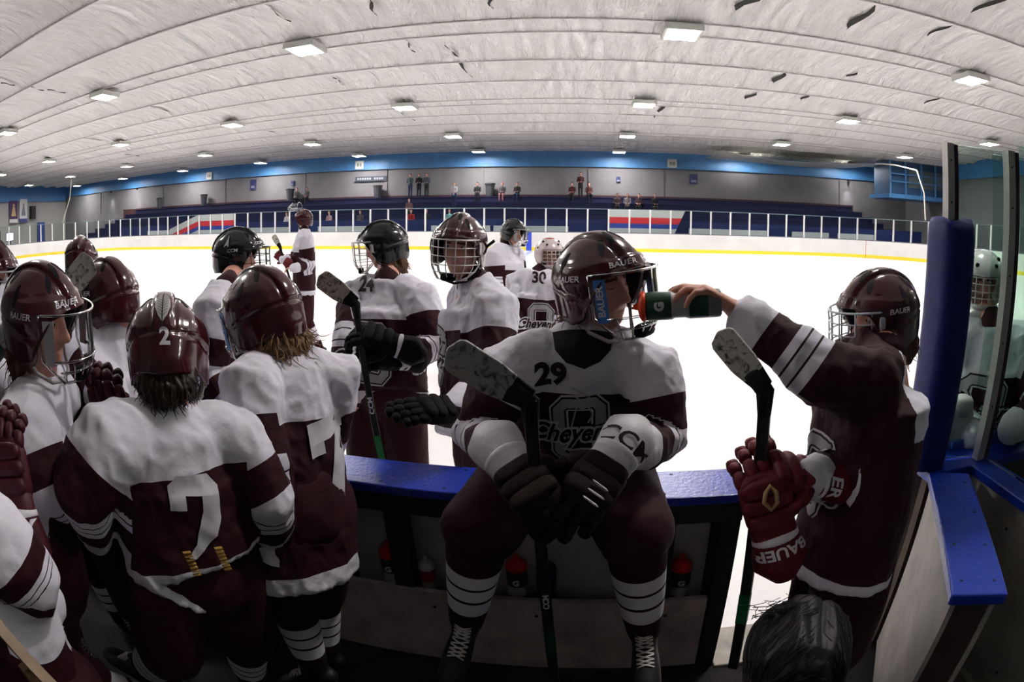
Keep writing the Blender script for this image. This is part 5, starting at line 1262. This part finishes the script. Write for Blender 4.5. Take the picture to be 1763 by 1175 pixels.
c = person(dict(label='goalie in a white mask standing on the ice behind the bench glass', look=(212, -6, 0), head=HD, neck=C + (-.02, -.0, .10), sh=s, el=((1.952, 1.563, 1.238), (1.760, 1.963, 1.170)), wr=((1.775, 1.571, 1.156), (1.628, 1.699, 1.106)), base=(1.95, 2.05, 0),
    pelvis=(1.969, 1.936, 1.065), hem=(1.964, 1.890, 0.959), knee=((2.1, 1.95, .5), (1.85, 2.0, .5)), ankle=((2.1, 2.0, .12), (1.85, 2.05, .12)), toe=((2.1, 1.85, .06), (1.75, 1.9, .06)), tor=1.12, voxel=.008, bvox=.006))
goalie(c, HD, (.60, .58, .60), None); crest(c, C + V3(-.16, -.2, -.25), (.9, -.3, 0), (0, 0, 1), .32)
v, f = loft([V3(*HD) + c['R'] @ V3(0, .10, -.13), V3(*HD) + c['R'] @ V3(0, .105, -.22)], [(.07, .02), (.06, .018)], c['R'][:, 0], 20, 2); obj('throat_guard', v, f, mat('cuff_white', (.5, .5, .5)), c['root'], True)
b = MB(); b.sell((1.539, 1.729, 1.148), (V3(1, 0, 0), V3(0, 1, 0), V3(0, 0, 1)), (.10, .05, .12), .6, 20); b.sell((1.555, 1.714, 1.242), (V3(1, 0, 0), V3(0, 1, 0), V3(0, 0, 1)), (.055, .045, .05), .7, 16)
b.build('blocker', mat('blocker_white', (.45, .44, .44), .4), c['root'], True)
HD = (-0.314, 4.828, 1.608); C = V3(*(-0.424, 4.744, 1.358)); s = shl(C, 212, .20)
c = person(dict(label='goalie number 30 with a red and white mask beyond the seated player', look=(160, 0, 0), head=HD, neck=C + (.03, -.0, .10), sh=s, el=((-0.223, 4.622, 1.126), (-0.567, 4.696, 1.132)), wr=((-0.243, 4.559, 0.833), (-0.550, 4.532, 0.832)), base=(-.4, 4.7, 0),
    pelvis=(-0.412, 4.787, 0.988), hem=(-0.409, 4.754, 0.835), knee=((-.25, 4.5, .5), (-.5, 4.5, .5)), ankle=((-.25, 4.6, .12), (-.5, 4.6, .12)), toe=((-.25, 4.4, .06), (-.5, 4.4, .06)), tor=1.1, voxel=.011, bvox=.009))
goalie(c, HD, (.55, .46, .46), (.40, .015, .02))
decal('shoulder_number', text2d('30', .13, .004), (-0.384, 4.453, 1.428), (1, 0, 0), (0, 0, 1), c['jersey'], INK, c['jo'], .004, .03); crest(c, C + V3(.06, -.2, -.3), (1, -.2, 0), (0, 0, 1), .32)

# ---- dark-haired person in the foreground, bottom right
HD = V3(*(0.351, 0.587, 1.248)); Rf = frame_from(20, -50, 0)
root = empty('person', (HD[0], HD[1], .18), 'dark-haired person in a white shirt seen from above at the bottom edge', 'person')
T = V3(HD[0] + .03, HD[1] - .09, HD[2] - .06); Vh, Fh = head_mesh()
pr = [(local_to(HD, Rf, Vh * .95), Fh), loft([HD - Rf[:, 2] * .06, T - (0, 0, .10)], [.055, .06], (1, 0, 0), 16), loft([T + (-.15, -.02, -.14), T + (0, 0, -.10), T + (.15, -.02, -.14)], [.05, .07, .05], (0, 1, 0), 16), loft([T + (0, 0, -.12), T + (0, .05, -.50)], [(.15, .10), (.15, .11)], (1, 0, 0), 20),
      loft([T + (.16, -.02, -.15), T + (.19, .05, -.38), T + (.05, .22, -.42)], [.045, .038, .028], (1, 0, 0), 12), loft([T + (-.16, -.02, -.15), T + (-.19, .05, -.38), T + (-.05, .22, -.42)], [.045, .038, .028], (1, 0, 0), 12)]
for hp in (hand_prims(T + V3(.05, .22, -.42), (-.5, .6, -.3), (0, .3, 1), -1)[0], hand_prims(T + V3(-.05, .22, -.42), (.5, .6, -.3), (0, .3, 1), 1)[0]): pr += hp
V, Q, N_ = fuse(pr, .007, 3); obj('body', V, Q, M_skin(), root, True)
pr = [loft([T + (-.165, -.02, -.14), T + (0, 0, -.085), T + (.175, -.02, -.13)], [.075, .095, .085], (0, 1, 0), 20), loft([T + (0, 0, -.10), T + (0, .05, -.50)], [(.19, .13), (.18, .13)], (1, 0, 0), 24), loft([T + (.165, -.02, -.14), T + (.19, .02, -.30)], [.08, .075], (1, 0, 0), 16), loft([T + (-.165, -.02, -.14), T + (-.19, .02, -.30)], [.075, .075], (1, 0, 0), 16)]
V, Q, N_ = fuse(pr, .010, 5); V = folds(V, N_, .005, 9); obj('shirt', V, Q, mat('shirt_white', (.60, .60, .68), .8), root, True)
pr = [loft([T + (-.10, .0, -.50), T + (.10, .0, -.50)], [.13, .13], (0, 1, 0), 16)]
for s_ in (-1, 1): pr += [loft([T + (s_ * .09, .02, -.5), T + (s_ * .13, .30, -.55), ], [.095, .07], (1, 0, 0), 14), loft([T + (s_ * .13, .30, -.55), (T[0] + s_ * .13, T[1] + .25, .22)], [.07, .045], (1, 0, 0), 14)]
V, Q, N_ = fuse(pr, .014, 4); obj('trousers', V, Q, mat('trouser_black', (.01, .009, .011), .8), root, True)
L = lambda *q: HD + Rf @ V3(*q)
pr = [loft([L(0, .055, .05), L(0, .0, .035), L(0, -.05, -.01)], [(.082, .075), (.092, .105), (.085, .095)], Rf[:, 0], 30), loft([L(0, -.03, .0), L(0, -.075, -.07), L(0, -.08, -.15)], [(.088, .075), (.078, .055), (.05, .035)], Rf[:, 0], 24)]
V, Q, N_ = fuse(pr, .005, 4); out = V.copy()
for i in range(len(V)):
    l = (V[i] - HD) @ Rf; part = math.exp(-((l[0] - .02) / .006) ** 2) * (l[2] > 0); out[i] = V[i] + N_[i] * (.007 * noise.noise((l[0] * 60, l[1] * 9, l[2] * 9)) + .004 * noise.noise((l[0] * 160, l[1] * 12, l[2] * 12)) - .006 * part)
hm = mat('hair_black', (.006, .0035, .004), .5, spec=.2); ho = obj('hair', out, Q, hm, root, True)
rnd = random.Random(5); b = MB(); hb = BVHTree.FromPolygons([Vector(v) for v in out], Q)
for k in range(700):
    i = rnd.randrange(len(V)); p = out[i]; n = N_[i]; l = (p - HD) @ Rf; fl = unit(Rf @ V3(math.copysign(.8, l[0] - .02), -.7, -.5)); d = unit(fl - n * fl.dot(n) * 1. + n * .02); q = [p + n * .0005]
    for s_ in range(6): d = unit(d + V3(rnd.uniform(-.12, .12), rnd.uniform(-.12, .12), rnd.uniform(-.2, .05))); nx = q[-1] + d * .016; nr = hb.find_nearest(Vector(nx)); nx = np.array(nr[0]) + np.array(nr[1]) * .0012 if nr[0] is not None else nx; q.append(nx)
    b.tube(q, [.0008, .0008, .0007, .0006, .0005, .0004, .0003], 4)
for k in range(26):
    p = V3(*(0.309, 0.632, 1.342)) + V3(rnd.uniform(-.035, .04), rnd.uniform(-.02, .02), rnd.uniform(-.012, .004)); q = [p]; a0 = rnd.uniform(0, 6.28); r = rnd.uniform(.006, .012)
    for s_ in range(9): q.append(p + V3(r * math.cos(a0 + s_ * .7) + .004 * s_ * rnd.uniform(-1, .6), r * .3 * math.sin(s_), r * math.sin(a0 + s_ * .7) + .0034 * s_))
    b.tube(q, .0007, 4)
b.build('strands', hm, ho, True)

# ---- bottles on the ledge
G = 'bottles standing on the ledge under the boards'
for lab, q, k in (('dark green bottle with red dome cap beside the left post of the boards', (-.733, 1.665, .472), 'g'), ('red bottle with a white nozzle behind the left knee of the seated player', (-.585, 1.665, .472), 'r'),
                  ('dark green bottle with red cap just left of the upright stick', (-.235, 1.665, .472), 'g2'), ('dark blue bottle with pale scribble behind the upright stick', (-.125, 1.668, .472), 'b'), ('dark green bottle with bright red cap at the right end of the ledge', (.375, 1.665, .472), 'g')):
    if k == 'r': bottle(lab, q, (0, 0, 1), .86, body=(.22, .01, .02), cap=(.42, .40, .42), group=G)
    elif k == 'b': bottle(lab, q, (0, 0, 1), 1., body=(.008, .012, .07), cap=(.008, .012, .06), group=G, band=False, words=[('Z', .05, .10, 0)], face=(0, -1, 0))
    else: bottle(lab, q, (0, 0, 1), 1.06, body=(.004, .03, .014), cap=(.55, .012, .008), group=G, words=[('G', .035, .15, 0)], face=(0, -1, 0))
# tan wooden edge in the bottom left corner
wr_ = V3(*(-0.753, 0.167, 1.395)); props(MB().box(wr_ + (-.02, -.02, .18 - wr_[2]), wr_ + (.0, .0, -.02)).obox((-0.753, 0.167, 1.395), (unit(V3(*(-0.721, 0.174, 1.357)) - V3(*(-0.783, 0.161, 1.437))), (0, 0, 1), unit(np.cross(unit(V3(*(-0.721, 0.174, 1.357)) - V3(*(-0.783, 0.161, 1.437))), (0, 0, 1)))), (.22, .006, .012)).build('wooden_plank', mat('wood_tan', (.22, .13, .06), .5, var=.4, vscale=20)), 'tan wooden plank edge in the bottom left corner', 'plank')

# ================================================================== SPECTATORS
def spectator(x, y, z, stand, top, leg, hairc, lab, yaw=180, sc=1.):
    root = empty('spectator', (x, y, z), lab, 'person', 'spectators in the bleachers'); R = frame_from(yaw); B = V3(x, y, z); L = lambda a, b_, c_: B + R @ V3(a, b_, c_) * sc
    if stand: hp, sz = .92, 1.42
    else: hp, sz = .18, .68
    hd = L(0, .02, sz + .22); v, f = loft([L(0, 0, hp), L(0, 0, hp + .25), L(0, 0, sz - .04), L(0, 0, sz + .04)], [(.17, .11), (.17, .12), (.20, .11), (.08, .07)], R[:, 0], 14)
    pr = [(v, f)]
    for s in (-1, 1): pr.append(loft([L(s * .19, 0, sz - .03), L(s * .24, .04, sz - .30), L(s * .12, .24, sz - .36)], [.06, .05, .045], R[:, 0], 10))
    V, Q, _ = fuse(pr, .022, 3); 
    sk = [loft([L(0, 0, sz - .02), hd - (0, 0, .08)], [.05, .05], R[:, 0], 10), loft([hd - (0, 0, .07), hd + (0, 0, .05)], [(.065, .075), (.075, .085)], R[:, 0], 14)]
    for s in (-1, 1): sk.append(loft([L(s * .12, .24, sz - .36), L(s * .06, .30, sz - .36)], [.035, .035], (0, 0, 1), 8))
    sk.append(loft([L(0, 0, hp), L(0, 0, sz)], [.08, .06], R[:, 0], 10))
    for s in (-1, 1): sk.append(loft([L(s * .19, 0, sz - .03), L(s * .24, .04, sz - .30), L(s * .12, .24, sz - .36)], [.03, .03, .03], R[:, 0], 8))
    v2, q2, _ = fuse(sk, .018, 2); obj('body', v2, q2, M_skin(), root, True); obj('jacket', V, Q, mat('cloth_%s' % '_'.join('%d' % (k * 1000) for k in top), top, .8), root, True)
    lp = []
    for s in (-1, 1):
        if stand: lp.append(loft([L(s * .09, 0, hp + .02), L(s * .10, .0, .48), L(s * .10, -.01, .06)], [.10, .075, .06], R[:, 0], 10))
        else: lp += [loft([L(s * .10, 0, .10), L(s * .12, .42, .12)], [.095, .075], R[:, 0], 10), loft([L(s * .12, .42, .12), L(s * .12, .40, -.30)], [.075, .055], R[:, 0], 10)]
    V, Q, _ = fuse(lp, .022, 2); obj('trousers', V, Q, mat('cloth_%s' % '_'.join('%d' % (k * 1000) for k in leg), leg, .8), root, True)
    v, f = loft([hd + R[:, 1] * -.02 * sc, hd + (0, 0, .08)], [(.085, .085), (.07, .075)], R[:, 0], 14); obj('hair', v, f, mat('hair_%d' % int(sum(hairc) * 1000), hairc, .6), root, True)
    return root
K, NV, GY, RD, WH, TL = (.012, .012, .015), (.012, .02, .06), (.05, .045, .05), (.20, .01, .015), (.35, .33, .36), (.10, .24, .26)
YR = lambda k: 34.3 + k * .82 + .14
for x, row, st, top, leg, hc, lab in (
    (-13.05, 6, 1, (.03, .06, .07), NV, DARK, 'spectator in dark teal standing at the left of the trio under the long sign'), (-12.35, 6, 1, K, K, DARK, 'spectator in black standing in the middle of the standing trio'), (-11.75, 6, 1, (.03, .035, .05), K, (.10, .02, .02), 'spectator in a reddish cap standing at the right of the standing trio'),
    (-9.2, 4, 1, WH, NV, BLOND, 'blond spectator in pale clothes standing on a lower row'), (-7.85, 6, 0, K, K, DARK, 'dark-clothed spectator sitting on the top row beside the pale standing one'), (-6.0, 6, 0, GY, (.3, .12, .14), (.25, .02, .02), 'spectator with a red cap and pink bag sitting on the top row'),
    (-4.9, 6, 0, K, NV, DARK, 'dark spectator sitting left of the middle trash bin'), (-.95, 6, 0, (.05, .012, .016), K, DARK, 'spectator at the left of the maroon-clad seated cluster'), (-.35, 6, 1, (.05, .012, .016), K, DARK, 'taller figure at the middle of the maroon-clad cluster'), (.25, 6, 0, (.05, .012, .016), K, DARK, 'spectator at the right of the maroon-clad seated cluster'),
    (2.2, 4, 0, (.06, .04, .045), K, (.12, .06, .04), 'spectator sitting below the maroon cluster, leftmost of four'), (2.9, 4, 0, (.16, .14, .15), K, (.12, .06, .04), 'spectator in a grey top sitting second of four below the maroon cluster'), (3.7, 4, 0, (.05, .03, .035), K, DARK, 'spectator in brown sitting third of four below the cluster'), (4.8, 4, 0, K, K, BLOND, 'spectator sitting alone right of the four below the cluster'),
    (-23.1, 6, 0, GY, K, DARK, 'left one of two dark spectators on the top row at the left'), (-22.1, 6, 0, GY, K, DARK, 'right one of two dark spectators on the top row at the left'),
    (-17.9, 1, 0, (.22, .13, .15), NV, BROWN, 'spectator in a pinkish top low behind the glass'), (-15.4, 1, 0, GY, NV, DARK, 'dim spectator low behind the glass beside the pinkish one'), (-11.6, 1, 0, RD, NV, DARK, 'spectator in a red top low behind the glass'), (-10.5, 1, 0, K, NV, BROWN, 'dim dark spectator low behind the glass right of the red one'),
    (-8.9, 1, 0, TL, TL, BROWN, 'spectator wrapped in a pale teal blanket behind the glass'), (-12.3, 3, 0, (.10, .05, .06), K, DARK, 'spectator a few rows up above the red one'), (-21.6, 1, 0, WH, NV, BROWN, 'spectator in a pale top beside the far player on the ice')):
    z = 1.0 + row * .40; spectator(x, YR(row), z + (0 if st else .0), st, top, leg, hc, lab, 180 + (x * 7 % 30 - 15))
